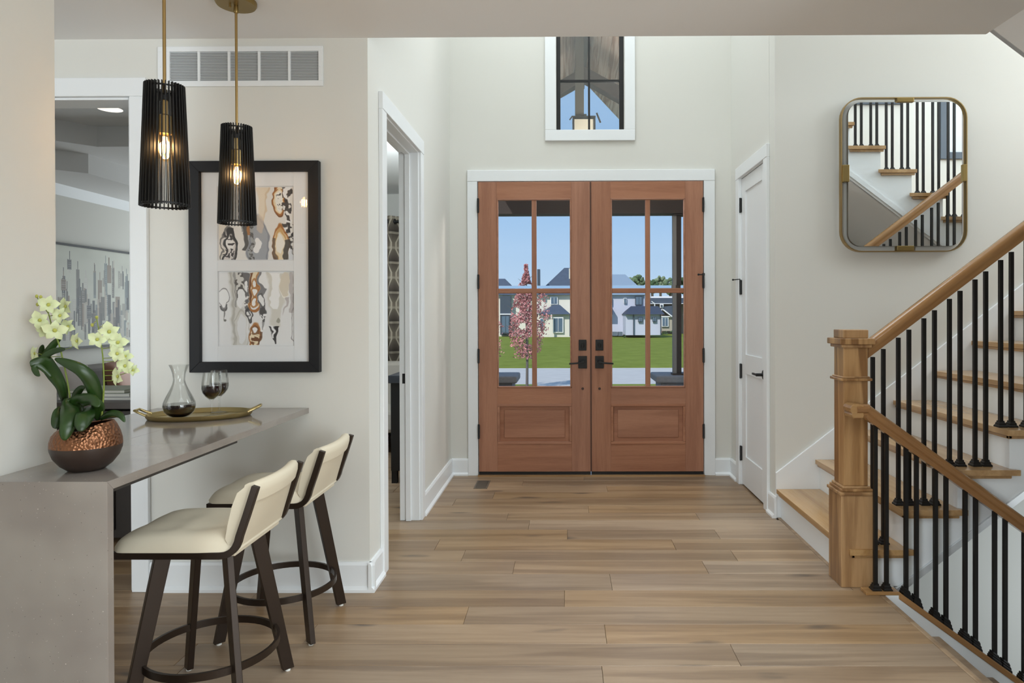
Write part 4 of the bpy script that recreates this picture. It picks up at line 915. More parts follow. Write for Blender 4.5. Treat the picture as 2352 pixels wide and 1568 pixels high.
# ---------------------------------------------------------------- orchid
def orchid():
    cx, cy = -1.409, 2.0; z = ZCNT
    r = root('potted_orchid', 'pale green orchid in a hammered copper bowl on the counter', 'potted plant', (cx, cy, z))
    pr = [(0, 0), (.042, 0), (.047, .002), (.066, .017), (.083, .040), (.0905, .062), (.0915, .072)]
    pt = [(.0915, .072), (.0905, .088), (.0855, .106), (.077, .122), (.069, .132)]
    N = 48
    def rimtilt(m):
        out = []
        for v in m.v:
            d = Vector((v[0]-cx, v[1]-cy)); h = v[2]-z; a = math.atan2(d.y, d.x)
            k = max(0, (h-.10)/.03); out.append((v[0], v[1], v[2]+k*(.010*math.cos(a-.3)-.010*math.exp(-((a+1.25)**2)*6))))
        m.v = out; return m
    obj('pot_lower', MB().lathe(pr, (cx, cy, z), N), POTD, r, smooth=True)
    obj('pot_upper', rimtilt(MB().lathe(pt+[(.066, .130), (.073, .120), (.081, .105), (.085, .088), (.085, .075)], (cx, cy, z), N)), COP, r, smooth=True)
    obj('soil', MB().lathe([(0, .098), (.078, .098), (.078, .106), (0, .112)], (cx, cy, z), 24), SOIL, r)
    A = lambda u, v, y: at(50+u/4.357, 660+v/4.3556, Y=y-.05)
    # strap leaves: (path in crop px with depth), max width
    lv = [([(430, 1130, 2.06), (400, 1000, 2.04), (330, 880, 2.02), (265, 790, 2.0), (200, 745, 1.98), (110, 765, 1.965), (85, 770, 1.96)], .048),
          ([(440, 1180, 2.08), (390, 1000, 2.08), (330, 850, 2.085), (262, 740, 2.075), (240, 690, 2.07), (330, 555, 2.07), (392, 505, 2.075)], .036),
          ([(420, 1150, 2.09), (330, 900, 2.095), (225, 760, 2.09), (205, 690, 2.09), (200, 620, 2.085), (212, 572, 2.08)], .026),
          ([(300, 830, 2.05), (215, 720, 2.045), (290, 650, 2.04), (380, 622, 2.035), (432, 616, 2.03)], .024),
          ([(300, 900, 1.99), (180, 790, 1.975), (130, 800, 1.965), (150, 860, 1.96), (180, 885, 1.96)], .022),
          ([(740, 1260, 2.06), (745, 1120, 2.04), (700, 950, 2.02), (600, 830, 2.0), (460, 760, 1.99), (330, 712, 1.985)], .050),
          ([(760, 1270, 2.07), (755, 1100, 2.09), (690, 900, 2.1), (600, 820, 2.105), (520, 790, 2.11)], .045),
          ([(520, 1170, 2.06), (480, 1150, 2.02), (480, 1230, 1.975), (470, 1350, 1.945), (440, 1450, 1.935), (428, 1530, 1.935)], .058),
          ([(640, 1200, 2.05), (655, 1230, 2.0), (630, 1290, 1.965), (600, 1370, 1.945), (592, 1440, 1.94)], .058),
          ([(450, 1260, 2.05), (400, 1230, 2.02), (365, 1290, 1.995), (345, 1370, 1.985), (322, 1410, 1.98)], .042),
          ([(560, 1290, 2.06), (540, 1160, 2.03), (600, 1130, 2.01), (700, 1120, 2.0), (770, 1190, 1.99)], .05),
          ([(620, 1250, 2.07), (560, 1150, 2.06), (545, 1080, 2.06), (590, 1010, 2.06), (630, 1000, 2.06)], .03),
          ([(780, 1320, 2.05), (860, 1275, 2.03), (930, 1262, 2.02), (990, 1280, 2.015), (1030, 1345, 2.01)], .028),
          ([(770, 1330, 2.06), (765, 1250, 2.04), (770, 1180, 2.02), (740, 1120, 2.01)], .04)]
    for pts, w in lv:
        base = [A(*p) for p in pts]; n = 16; w = w*.80; P_ = []
        for i in range(n+1):      # Catmull-Rom
            t = i/n*(len(base)-1); k = min(int(t), len(base)-2); f = t-k
            p0, p1, p2, p3 = base[max(k-1, 0)], base[k], base[k+1], base[min(k+2, len(base)-1)]
            P_.append(.5*((2*p1)+(p2-p0)*f+(2*p0-5*p1+4*p2-p3)*f*f+(3*p1-p0-3*p2+p3)*f**3))
        vs = []; fs = []
        for i, p in enumerate(P_):
            t = i/n; tg = (P_[min(i+1, n)]-P_[max(i-1, 0)]).normalized(); view = (p-Vector((0, 0, CH))).normalized()
            sd = tg.cross(view).normalized(); nr = sd.cross(tg).normalized()
            ww = w*.5*min(1, .45+1.6*t)*max(.04, (1-t**3.2))**.6
            for q in (-1, -.5, 0, .5, 1): vs.append(p+sd*ww*q+nr*(-abs(q))*ww*.28*(1 if nr.dot(view) < 0 else -1))
        for i in range(n):
            for q in range(4): fs.append((i*5+q, i*5+q+1, (i+1)*5+q+1, (i+1)*5+q))
        o = obj('leaf', MB().add(vs, fs), LEAF, r, smooth=False)
        for pl in o.data.polygons: pl.use_smooth = True
        md = o.modifiers.new('thick', 'SOLIDIFY'); md.thickness = .0016
    def cr(base, n):
        out = []
        for i in range(n+1):
            t = i/n*(len(base)-1); k = min(int(t), len(base)-2); f = t-k
            p0, p1, p2, p3 = base[max(k-1, 0)], base[k], base[k+1], base[min(k+2, len(base)-1)]
            out.append(.5*((2*p1)+(p2-p0)*f+(2*p0-5*p1+4*p2-p3)*f*f+(3*p1-p0-3*p2+p3)*f**3))
        return out
    s1 = [A(800, 1290, 2.05), A(822, 1000, 2.04), A(815, 760, 2.035), A(800, 600, 2.03), (A(770, 420, 2.03)), A(748, 300, 2.03)]
    s2 = [A(500, 1240, 2.06), A(470, 1020, 2.06), (A(420, 760, 2.06)), A(370, 560, 2.055), A(300, 380, 2.05), A(262, 250, 2.045), A(190, 180, 2.04), A(155, 95, 2.04)]
    for s_ in (s1, s2): obj('flower_stem', MB().tube(cr(s_, 24), .0026, 7, scales=[1-.5*i/24 for i in range(25)]), STEM, r, smooth=True)
    bm_ = MB()
    for u, v in ((150, 88), (190, 95), (158, 170), (750, 300), (705, 375), (820, 385)): bm_.ball(A(u, v, 2.035), .0042, 6, (1, 1, 1.3))
    for a, b in (((748, 330), (705, 375)), ((760, 400), (820, 385)), ((190, 180), (190, 95)), ((185, 170), (158, 170))): bm_.tube([A(*a, 2.035), A(*b, 2.035)], .001, 5)
    obj('flower_buds', bm_, LIP, r, smooth=True)
    fl = [(275, 175, 2.03, .2, 1.1), (455, 190, 2.06, 1.0, 1.0), (395, 285, 2.035, .4, 1.0), (190, 325, 2.03, .9, 1.1), (335, 425, 2.025, .1, 1.25), (475, 395, 2.05, .6, .95), (570, 535, 2.04, .3, 1.0), (150, 660, 2.06, .7, .9),
          (762, 520, 2.02, .3, 1.0), (880, 440, 2.03, 1.1, 1.15), (970, 550, 2.04, .2, 1.1), (965, 660, 2.02, .9, 1.0), (1040, 690, 2.04, .4, .8), (1045, 785, 2.03, .1, 1.0), (980, 890, 2.02, .7, 1.1), (1120, 830, 2.05, .5, .7), (235, 430, 2.06, 1.2, .9)]
    for i, (u, v, y, a0, sc) in enumerate(fl):
        c = A(u, v, y); s_ = cr(s1 if u > 650 else s2, 24)
        fo = root('flower', None, None, tuple(c-wloc(r))); fo.parent = r
        nq = min(s_, key=lambda q: (q-(c+Vector((0, 0, -.015)))).length)
        tilt = Vector((random.uniform(-.6, .6), -1, random.uniform(-.3, .3))).normalized()
        sx = tilt.cross(Vector((0, 0, 1))).normalized(); sz = sx.cross(tilt)
        obj('petal', MB().tube([nq, (nq+c)/2+Vector((0, .004, -.006)), c+Vector((0, .004, 0))], .0011, 5), STEM, fo).name = 'flower_stalk'
        for k in range(5):
            an = a0+2*PI*k/5+PI/2; L_ = .0255*sc*(1.0 if k in (0, 2, 3) else 1.1); Wd = .0096*sc*(1.2 if k in (1, 4) else .85)
            d = sx*math.cos(an)+sz*math.sin(an); e = tilt.cross(d).normalized(); vs = []; fs = []
            n = 6
            for j in range(n+1):
                t = j/n; w = Wd*(.18+.82*math.sin(PI*min(1, t*1.02)**1.25))*(1-t**6)+.0005
                lift = tilt*(.007*math.sin(PI*t*.9)*sc+.0015)
                for q in (-1, 0, 1): vs.append(c+d*L_*t+lift+e*w*q+tilt*(.002*abs(q)))
            for j in range(n):
                for q in range(2): fs.append((j*3+q, j*3+q+1, (j+1)*3+q+1, (j+1)*3+q))
            o = obj('petal', MB().add(vs, fs), PETAL, fo)
            for pl in o.data.polygons: pl.use_smooth = True
        obj('lip', MB().ball(c+tilt*.004, .0042*sc, 6, (1, 1.5, 1.2)), LIP, fo, smooth=True)
orchid()

# ---------------------------------------------------------------- floor register
def register():
    r = root('floor_register', 'small dark metal floor vent near the front door', 'vent', (-.652, 5.38, 0))
    x0, x1, y0, y1 = -.706, -.600, 5.255, 5.505; m = mat('register_metal', (96, 88, 78), .5)
    f = MB().box(x0, y0, .0003, x1, y0+.012, .003); f.box(x0, y1-.012, .0003, x1, y1, .003); f.box(x0, y0+.012, .0003, x0+.012, y1-.012, .003); f.box(x1-.012, y0+.012, .0003, x1, y1-.012, .003)
    obj('register_frame', f, m, r)
    obj('register_back', B(x0+.012, y0+.012, .0003, x1-.012, y1-.012, .001), BLACK, r)
    for i in range(14):
        y = y0+.02+i*.0155; obj('louver', B(x0+.013, y, .001, x1-.013, y+.009, .0026), m, r)
register()

# ---------------------------------------------------------------- living room beyond the cased opening
def skyline(u, v):
    rs = np.random.RandomState(5); c = np.ones(u.shape+(3,))*np.array((196, 198, 186.)); c *= (1-.06*noise2(u, v, 12, 3))[..., None]
    for i in range(230):
        x = rs.rand()*.86; w = rs.uniform(.006, .028); peak = .38+.35*abs(x-.42)+rs.uniform(0, .35)
        if rs.rand() < .14: peak = rs.uniform(.12, .34)
        if x > .62: peak += (x-.62)*1.3
        h = rs.uniform(.08, .35); col = np.array([(70, 74, 78), (92, 90, 86), (140, 138, 130), (168, 160, 148), (120, 104, 90), (54, 56, 60), (186, 184, 176), (108, 118, 120)][rs.randint(8)], float)
        m = (np.abs(u-x) < w/2) & (v > peak) & (v < min(peak+h, .93)); c[m] = c[m]*.2+col*.8
        if peak < .45:
            m = (np.abs(u-x) < w*.12) & (v > peak-.08) & (v <= peak); c[m] = col
        if rs.rand() < .3:
            m = (np.abs(u-x) < w/2*.7) & (v > peak) & (v < peak+h) & ((v*90).astype(int) % 2 == 0) & ((u*260).astype(int) % 2 == 0); c[m] = c[m]*.5+np.array((210, 210, 205))*.5
    m = v > .86; c[m] = c[m]*.75+np.array((176, 178, 168))*.25
    return c
def living():
    X = -4.8
    r = root('skyline_painting', 'wide city skyline painting in thin black frame beyond the opening', 'painting', (X, 6.9, 1.02))
    y0, y1, z0, z1 = 5.75, 8.15, 1.02, 2.035
    paint_mesh('canvas', y0+.02, y1-.02, X+.036, z0+.02, z1-.02, 260, 120, skyline, r, 'x')
    f = MB()
    for a, b, c, d in ((y0, z0, y1, z0+.022), (y0, z1-.022, y1, z1), (y0, z0+.022, y0+.022, z1-.022), (y1-.022, z0+.022, y1, z1-.022)): f.box(X+.004, a, b, X+.045, c, d)
    obj('frame', f, BLACK, r); obj('backing', B(X+.004, y0+.02, z0+.02, X+.034, y1-.02, z1-.02), BLACK, r)
    r = root('recessed_light', 'round glowing recessed ceiling light beyond the cased opening', 'ceiling light', (-3.46, 5.19, 2.92))
    obj('light_trim', MB().lathe([(.085, -.004), (.105, -.004), (.105, 0), (.085, 0), (.085, -.004)], (-3.46, 5.19, 2.92), 28, cap=False), TRIM, r)
    obj('lens', MB().lathe([(0, -.003), (.088, -.003), (.088, 0)], (-3.46, 5.19, 2.92), 28), emis('lens_glow', (255, 240, 220), 2.0), r)
    dk = mat('dark_wood_cabinet', (52, 46, 42), .45)
    r = root('sideboard', 'dark wood sideboard beyond the counter in the next room', 'cabinet', (-3.1, 4.3, 0))
    obj('cabinet_body', B(-3.7, 4.01, .03, -2.50, 4.5, .78), dk, r, bevel=.004); obj('cabinet_top', B(-3.72, 4.02, .79, -2.48, 4.52, .83), mat('grey_cabinet_top', (86, 80, 76), .4), r, bevel=.004)
    for x in (-3.4, -3.1, -2.8): obj('cabinet_door', B(x-.145, 3.995, .08, x+.145, 4.01, .76), dk, r, bevel=.003)
    for x in (-3.66, -2.54):
        for y in (4.09, 4.46): obj('leg', B(x-.02, y-.02, 0, x+.02, y+.02, .03), dk, r)
    gr = mat('grey_sofa_fabric', (128, 124, 120), .9, bump=.2, bscale=300)
    r = root('sofa', 'grey sofa below the skyline painting', 'sofa', (-4.2, 6.2, 0))
    obj('sofa_back', B(-4.74, 5.2, .12, -4.5, 7.6, .86), gr, r, bevel=.05, seg=3); obj('sofa_base', B(-4.5, 5.2, .10, -3.85, 7.6, .34), gr, r, bevel=.03)
    for y in (5.2, 7.38): obj('sofa_arm', B(-4.5, y, .12, -3.85, y+.22, .66), gr, r, bevel=.04)
    for i in range(3): obj('seat_cushion', B(-4.5, 5.43+.65*i, .345, -3.84, 6.07+.65*i, .48), gr, r, bevel=.03)
    def cushion(nm, loc, w, h, t, rot, m, lab):
        vs = []; n = 10
        for s_ in (1, -1):
            for j in range(n+1):
                for i in range(n+1):
                    u, v = 2*i/n-1, 2*j/n-1; th = t/2*((1-u**4)*(1-v**4))**.6
                    vs.append(((u*w/2)*(1-.05*v*v), s_*th, v*h/2*(1-.05*u*u)))
        fs = []; k = (n+1)**2; q = lambda i, j: j*(n+1)+i
        for j in range(n):
            for i in range(n): fs += [(q(i, j), q(i+1, j), q(i+1, j+1), q(i, j+1)), (k+q(i, j), k+q(i, j+1), k+q(i+1, j+1), k+q(i+1, j))]
        mb = MB().add(vs, fs).xf(Matrix.Translation(loc) @ Matrix.Rotation(rot, 4, 'Z') @ Matrix.Rotation(-.2, 4, 'X'))
        tag(obj(nm, mb, m, None, smooth=True), lab, 'cushion', 'cushions on the grey sofa')
    cushion('throw_pillow', (-4.28, 6.55, .70), .46, .42, .14, PI/2+.1, mat('copper_pillow', (128, 88, 66), .4, .3), 'brown satin pillow on the grey sofa')
    cushion('throw_pillow', (-4.28, 5.9, .70), .46, .42, .14, PI/2-.1, mat('silver_pillow', (168, 156, 148), .5), 'pale grey pillow left of the brown satin one')
    for i, (z, m, w_) in enumerate(((.8305, mat('book_grey', (176, 174, 174), .6), .46), (.8515, mat('book_pale', (206, 208, 202), .5), .42), (.8725, mat('book_green', (150, 156, 132), .5), .36))):
        b = root('book', ['lowest grey book stacked on the dark sideboard', 'middle pale book in the stack on the dark sideboard', 'top green-grey book of the stack on the dark sideboard'][i], 'book', (-2.85, 4.25, z), 'books stacked on the sideboard')
        obj('cover', MB().box(-2.85-w_/2, 4.12, z, -2.85+w_/2, 4.40, z+.003).box(-2.85-w_/2, 4.12, z+.0165, -2.85+w_/2, 4.40, z+.0195).box(-2.85-w_/2, 4.12, z+.003, -2.85-w_/2+.003, 4.40, z+.0165), m, b)
        obj('pages', B(-2.85-w_/2+.003, 4.125, z+.003, -2.85+w_/2-.004, 4.395, z+.0165), mat('paper', (224, 222, 214), .8), b)
living()
# ---------------------------------------------------------------- study through the narrow doorway
def study():
    CU, n, p = newmat('curtain_hexagon_weave'); N = n.nodes.new; L = n.links.new
    tc = N('ShaderNodeTexCoord'); sp_ = N('ShaderNodeSeparateXYZ'); L(tc.outputs['Object'], sp_.inputs[0])
    def mth(op, a, b=None, c=None):
        m = N('ShaderNodeMath'); m.operation = op
        for i, v in enumerate((a, b, c)):
            if v is None: continue
            if isinstance(v, (int, float)): m.inputs[i].default_value = v
            else: L(v, m.inputs[i])
        return m.outputs[0]
    u = sp_.outputs['X']; v = sp_.outputs['Z']
    tri = mth('PINGPONG', mth('MULTIPLY', v, 1.0), .16)          # 0..0.16
    amp = mth('MULTIPLY', tri, .42); off = mth('PINGPONG', u, .075)
    ln = mth('ABSOLUTE', mth('SUBTRACT', off, mth('MINIMUM', mth('MAXIMUM', mth('ADD', amp, .004), .018), .056)))
    edge = mth('LESS_THAN', ln, .007)
    band = mth('PINGPONG', mth('ADD', v, .02), .08); bd = mth('LESS_THAN', band, .012)
    cr = N('ShaderNodeValToRGB'); cr.color_ramp.elements[0].color = (*lin((70, 62, 56)), 1); cr.color_ramp.elements[1].color = (*lin((134, 124, 110)), 1)
    L(mth('MULTIPLY', tri, 6.25), cr.inputs[0])
    mx = N('ShaderNodeMixRGB'); L(mth('MAXIMUM', edge, mth('MULTIPLY', bd, .6)), mx.inputs[0]); L(cr.outputs[0], mx.inputs[1]); mx.inputs[2].default_value = (*lin((186, 176, 158)), 1)
    L(mx.outputs[0], p.inputs['Base Color']); p.inputs['Roughness'].default_value = .9
    r = root('curtain', 'taupe patterned grommet curtain seen through the narrow study doorway', 'curtain', (-1.6, 7.3, 0))
    vs = []; n_ = 120; x0, x1 = -1.98, -1.12
    for z in (.05, 2.40):
        for i in range(n_+1):
            x = x0+(x1-x0)*i/n_; vs.append((x, 7.3+.035*math.sin(x*2*PI/.14), z))
    cb = obj('curtain_panel', MB().add(vs, [(i, i+1, n_+2+i, n_+1+i) for i in range(n_)]), CU, r, smooth=True)
    md = cb.modifiers.new('t', 'SOLIDIFY'); md.thickness = .003
    obj('curtain_rod', MB().tube([(-1.99, 7.3, 2.34), (-1.09, 7.3, 2.34)], .014, 12), BLACK, r, smooth=True)
    for i in range(12):
        x = -1.95+.07*i; obj('grommet', MB().tube([(x-.006, 7.3, 2.34), (x+.006, 7.3, 2.34)], .028, 14), BLACK, r, smooth=True)
    bk = mat('black_cabinet_paint', (28, 29, 32), .4)
    r = root('dresser', 'black dresser inside the study, seen through the doorway', 'dresser', (-1.23, 5.8, 0))
    obj('dresser_body', B(-1.385, 5.42, .10, -1.085, 6.6, .80), bk, r, bevel=.004); obj('dresser_top', B(-1.40, 5.40, .80, -1.08, 6.62, .862), mat('dresser_top_paint', (60, 64, 72), .3), r, bevel=.004)
    for y in (5.45, 6.57):
        for x in (-1.36, -1.11): obj('leg', B(x-.022, y-.022, 0, x+.022, y+.022, .10), bk, r)
    r = root('armchair', 'pale upholstered armchair in front of the study curtain', 'armchair', (-1.72, 6.9, 0))
    f = mat('armchair_fabric', (186, 180, 170), .9)
    obj('chair_seat', B(-1.97, 6.55, .2, -1.45, 7.1, .42), f, r, bevel=.04); obj('chair_back', B(-1.95, 7.04, .25, -1.47, 7.16, .86), f, r, bevel=.04)
    for x in (-1.92, -1.50):
        for y in (6.6, 7.08): obj('leg', B(x-.02, y-.02, 0, x+.02, y+.02, .2), BRONZE, r)
study()
# ---------------------------------------------------------------- outdoors
GZ = -1.0
def ext(name, mb, m, lab, cat, kind='structure'): return tag(obj(name, mb, m), lab, cat, kind=kind)
LAWN, n_, p_ = newmat('lawn_green')
def _l():
    N = n_.nodes.new; L = n_.links.new
    tc = N('ShaderNodeTexCoord'); a = N('ShaderNodeTexNoise'); a.inputs['Scale'].default_value = 1.5; a.inputs['Detail'].default_value = 8; L(tc.outputs['Object'], a.inputs['Vector'])
    cr = N('ShaderNodeValToRGB'); cr.color_ramp.elements[0].position = .3; cr.color_ramp.elements[1].position = .7
    cr.color_ramp.elements[0].color = (*lin((104, 116, 36)), 1); cr.color_ramp.elements[1].color = (*lin((124, 136, 54)), 1)
    L(a.outputs['Fac'], cr.inputs[0]); L(cr.outputs[0], p_.inputs['Base Color']); p_.inputs['Roughness'].default_value = .95; p_.inputs['Specular IOR Level'].default_value = .1
_l()
ext('lawn', B(-70, 30, GZ-.2, 70, 140, GZ), LAWN, 'open green lawn beyond the street', 'lawn')
ext('front_yard', B(-20, 9.6, GZ-.2, 20, 22.9, GZ-.01), LAWN, 'strip of front lawn before the street', 'lawn')
ext('street', B(-70, 22.9, GZ-.2, 70, 30, GZ-.03), mat('concrete_street', (186, 184, 178), .9, var=.05, bscale=2), 'pale concrete street crossing outside', 'street')
ext('sidewalk', B(-.9, 9.6, GZ-.2, 1.2, 22.9, GZ), mat('concrete_walk', (196, 194, 186), .9), 'pale concrete walk leading to the street', 'path')
ext('porch_floor', B(-2.6, 5.85, -.35, 3.1, 9.6, -.03), mat('porch_concrete', (168, 166, 160), .85, var=.05, bscale=8), 'concrete porch floor outside the front door', 'porch')
STONE = mat('stone_cap', (126, 132, 138), .85, bump=.3, bscale=30, var=.1); DK = mat('dark_timber', (44, 36, 33), .7)
def pedestal(x0, x1, lab):
    r = root('porch_pedestal', lab, 'pedestal', ((x0+x1)/2, 8.9, -.03), 'porch pedestals')
    obj('stone_cap', B(x0, 8.6, .47, x1, 9.25, .56), STONE, r, bevel=.02)
    for i in range(4):
        for k in range(3):
            a = x0+.06+(x1-x0-.12)*k/3; obj('stone', B(a+.004, 8.66, -.03+.125*i+.004, a+(x1-x0-.12)/3-.004, 9.19, -.03+.125*(i+1)-.002), STONE, r, bevel=.012)
pedestal(-1.75, -.60, 'left stone porch pedestal with thick cap'); pedestal(1.16, 2.3, 'right stone porch pedestal carrying the dark post')
for x, lab in ((1.47, 'dark steel porch post on the right pedestal'), (-1.15, 'dark steel porch post on the left pedestal')):
    r = root('porch_post', lab, 'post', (x, 8.8, .56)); obj('post_shaft', B(x-.03, 8.76, .58, x+.03, 8.84, 2.62), DK, r, bevel=.003); obj('post_lit_side', B(x-.078, 8.765, .58, x-.031, 8.83, 2.6), mat('grey_post_lit_side', (118, 118, 116), .7), r); obj('base_plate', B(x-.09, 8.72, .56, x+.07, 8.88, .58), DK, r); obj('cap_plate', B(x-.07, 8.72, 2.60, x+.07, 8.88, 2.615), DK, r)  # left side lighter: light on the post put into its colour
ext('porch_beam', B(-2.5, 8.68, 2.62, 3.0, 8.92, 3.02), DK, 'dark timber beam across the porch front', 'beam')
pr = tag(root('porch_roof', None, None, (.22, 7.5, 4.5)), 'gabled porch roof lined with weathered wood planks', 'roof')
PW = wood('porch_plank', ((170, 142, 124), (212, 190, 172), (236, 222, 208)), .8, 'Y', pervar=.10, fine=40, spec=.1)
RS = 1.078; RZ0 = 4.56
for s_ in (1, -1):
    d = Vector((s_, 0, -RS)).normalized(); nn = Vector((s_*RS, 0, 1)).normalized()
    for k in range(22 if s_ > 0 else 12):
        a, b = .145*k, .145*(k+1)-.006; vs = []
        for y in (5.86, 9.3):
            for t, h in ((a, 0), (b, 0), (b, .02), (a, .02)): vs.append(Vector((.22, y, RZ0))+d*t+nn*h)
        obj('plank', MB().add(vs, [(0, 1, 2, 3), (7, 6, 5, 4)]+[(i, i+4, (i+1) % 4+4, (i+1) % 4) for i in range(4)]), PW, pr)
    vs = []
    for y in (5.86, 9.4):
        for t, h in ((0, .03), ((3.3 if s_ > 0 else 1.76), .03), ((3.3 if s_ > 0 else 1.76), .2), (0, .2)): vs.append(Vector((.22, y, RZ0))+d*t+nn*h)
    obj('roof_deck', MB().add(vs, [(0, 1, 2, 3), (7, 6, 5, 4)]+[(i, i+4, (i+1) % 4+4, (i+1) % 4) for i in range(4)]), mat('roof_shingle', (60, 62, 66), .9), pr)
    t0, t1 = (0, 2.3); z0 = 3.93
    obj('truss_chord', MB().prism([(.22, z0), (.22+s_*1.2, z0-.55*1.2), (.22+s_*1.2, z0-.55*1.2-.16), (.22, z0-.14)], 'y', 7.15, 7.3), DK, pr)
obj('king_post', B(.12, 7.14, 3.42, .21, 7.31, 5.0), mat('olive_post', (72, 70, 62), .7), pr)
obj('ridge_beam', B(.16, 5.86, 4.40, .28, 9.3, 4.58), DK, pr)
lt = root('porch_lantern', 'porch lantern hanging in the gable outside the high window', 'lantern', (.22, 7.22, 3.1))
obj('lantern_body', B(.11, 7.11, 3.10, .31, 7.33, 3.37), mat('lantern_glass', (206, 200, 180), .3), lt); 
m_ = MB()
for x in (.10, .32):
    for y in (7.1, 7.34): m_.box(x-.008, y-.008, 3.08, x+.008, y+.008, 3.40)
m_.box(.09, 7.09, 3.385, .33, 7.35, 3.40); m_.box(.09, 7.09, 3.08, .33, 7.35, 3.10); m_.sweep([(.09, 7.1, 3.40), (.06, 7.1, 3.36)], [(-.006, -.006), (.006, -.006), (.006, .006), (-.006, .006)], up=(0, 1, 0)); m_.sweep([(.34, 7.1, 3.43), (.38, 7.1, 3.33)], [(-.008, -.008), (.008, -.008), (.008, .008), (-.008, .008)], up=(0, 1, 0)); m_.box(.2, 7.2, 3.40, .24, 7.24, 3.45)
obj('lantern_frame', m_, BLACK, lt)
light('porch_fill_light', 'POINT', (.75, 6.35, 2.75), (.2, 7.2, 0), 62, (1, .93, .86), shadow_soft_size=.15)  # added point fill to brighten the roof planks, no lamp there
# tree
def maple():
    r = root('maple_tree', 'slender young red maple by the street', 'tree', (-1.18, 21.4, GZ))
    rs = random.Random(3); T = MB()
    T.tube([(-1.18, 21.4, GZ), (-1.17, 21.4, 0), (-1.2, 21.4, 1.4), (-1.18, 21.4, 2.9)], .045, 8, up=(1, 0, 0), scales=[1, .85, .55, .15])
    for i in range(26):
        z = .2+2.3*i/26; a = rs.uniform(0, 2*PI); l = .75*(1-(i/26))**.6+.1
        T.tube([(-1.18, 21.4, z), (-1.18+l*math.cos(a), 21.4+l*math.sin(a), z+l*.7)], .012, 5, scales=[1, .3])
    obj('trunk', T, mat('maple_bark', (104, 98, 94), .9), r)
    vs = []; fs = []
    for i in range(6500):
        t = rs.random()**.8; z = -.05+2.95*t; rad = (.22+.36*math.sin(PI*min(1, (t+.12)*.95))**.8)*(1.05-.75*t**1.8)
        if t > .8: rad *= .75
        a = rs.uniform(0, 2*PI); q = rad*math.sqrt(rs.random()); c = Vector((-1.2+q*math.cos(a), 21.4+q*math.sin(a), z))
        if math.sin(c.x*9+c.z*4)+math.sin(c.z*11-c.x*5) < -1.25: continue
        n = Vector((rs.uniform(-1, 1), rs.uniform(-1, 1), rs.uniform(-1, 1))).normalized(); u = n.orthogonal().normalized()*rs.uniform(.02, .042); v = n.cross(u)
        k = len(vs); vs += [c-u, c+v*.8, c+u, c-v*.8]; fs.append((k, k+1, k+2, k+3))
    for bx, bz, bn in ((.45, 1.85, 90), (.55, 1.3, 90), (.5, .9, 60), (-.95, 1.0, 90), (-.9, .3, 50)):
        for i in range(bn):
            c = Vector((-1.18+bx+rs.gauss(0, .09), 21.4+rs.gauss(0, .1), bz+rs.gauss(0, .12))); n = Vector((rs.uniform(-1, 1), rs.uniform(-1, 1), rs.uniform(-1, 1))).normalized(); u = n.orthogonal().normalized()*.035; v = n.cross(u)
            k = len(vs); vs += [c-u, c+v*.8, c+u, c-v*.8]; fs.append((k, k+1, k+2, k+3))
    obj('foliage', MB().add(vs, fs), mat('maple_leaves', (196, 134, 134), .8, var=.4, bscale=4), r)['kind'] = 'stuff'
    obj('dark_bed', MB().lathe([(.75, 0), (.7, .04), (0, .06)], (-1.18, 21.4, GZ-.01), 20), mat('dark_bed_brown', (62, 54, 48), .95), r)  # low dark mound around the trunk base
maple()
# houses
CRW = mat('cream_siding', (226, 222, 208), .85); LVW = mat('lilac_white_siding', (196, 200, 216), .85); RFD = mat('slate_roof', (70, 82, 98), .85, var=.1, bscale=2); RFN = mat('navy_roof', (50, 60, 78), .85)
WGL = mat('house_window_glass', (92, 112, 130), .15, spec=.6); WTR = mat('house_trim', (240, 240, 238), .6); BRN = mat('brown_siding', (150, 132, 116), .85); HDK = mat('dark_panel_house', (62, 74, 88), .6); STN = mat('house_stone', (176, 168, 152), .9)
def pxbox(x0, y0, x1, y1, Y, dep):
    a, b = at(x0, y1, Y=Y), at(x1, y0, Y=Y); return (a.x, Y, a.z, b.x, Y+dep, b.z)
def pbox(parent, nm, x0, y0, x1, y1, Y, dep, m): return obj(nm, B(*pxbox(x0, y0, x1, y1, Y, dep)), m, parent)
def ppoly(parent, nm, pts, Y, dep, m): return obj(nm, MB().prism([(at(x, y, Y=Y).x, at(x, y, Y=Y).z) for x, y in pts], 'y', Y, Y+dep), m, parent)
def hip(parent, nm, ex0, ex1, ye, rx0, rx1, yr, Y, dep, m):
    a = at(ex0, ye, Y=Y); b = at(ex1, ye, Y=Y); c = at(rx0, yr, Y=Y+dep/2); d = at(rx1, yr, Y=Y+dep/2)
    return obj(nm, MB().add([(a.x, Y, a.z), (b.x, Y, a.z), (b.x, Y+dep, a.z), (a.x, Y+dep, a.z), (c.x, Y+dep/2, c.z), (d.x, Y+dep/2, c.z)], [(0, 1, 5, 4), (1, 2, 5), (2, 3, 4, 5), (3, 0, 4), (3, 2, 1, 0)]), m, parent)
def hwin(parent, x0, y0, x1, y1, Y, fr=WTR, mull=True):
    f = pbox(parent, 'window', x0, y0, x1, y1, Y-.12, .12, fr)
    w = (x1-x0)*.09+.35; pbox(f, 'glass', x0+w, y0+w, x1-w, y1-w, Y-.16, .05, WGL)
    if mull: pbox(f, 'mullion', (x0+x1)/2-.3, y0+w, (x0+x1)/2+.3, y1-w, Y-.2, .05, fr)
h = root('house', 'cream house with dark hip roofs seen through the left door leaf', 'house', (-2.5, 72, GZ))
pbox(h, 'wall', 1120, 676, 1352, 774.5, 72, 9, CRW)
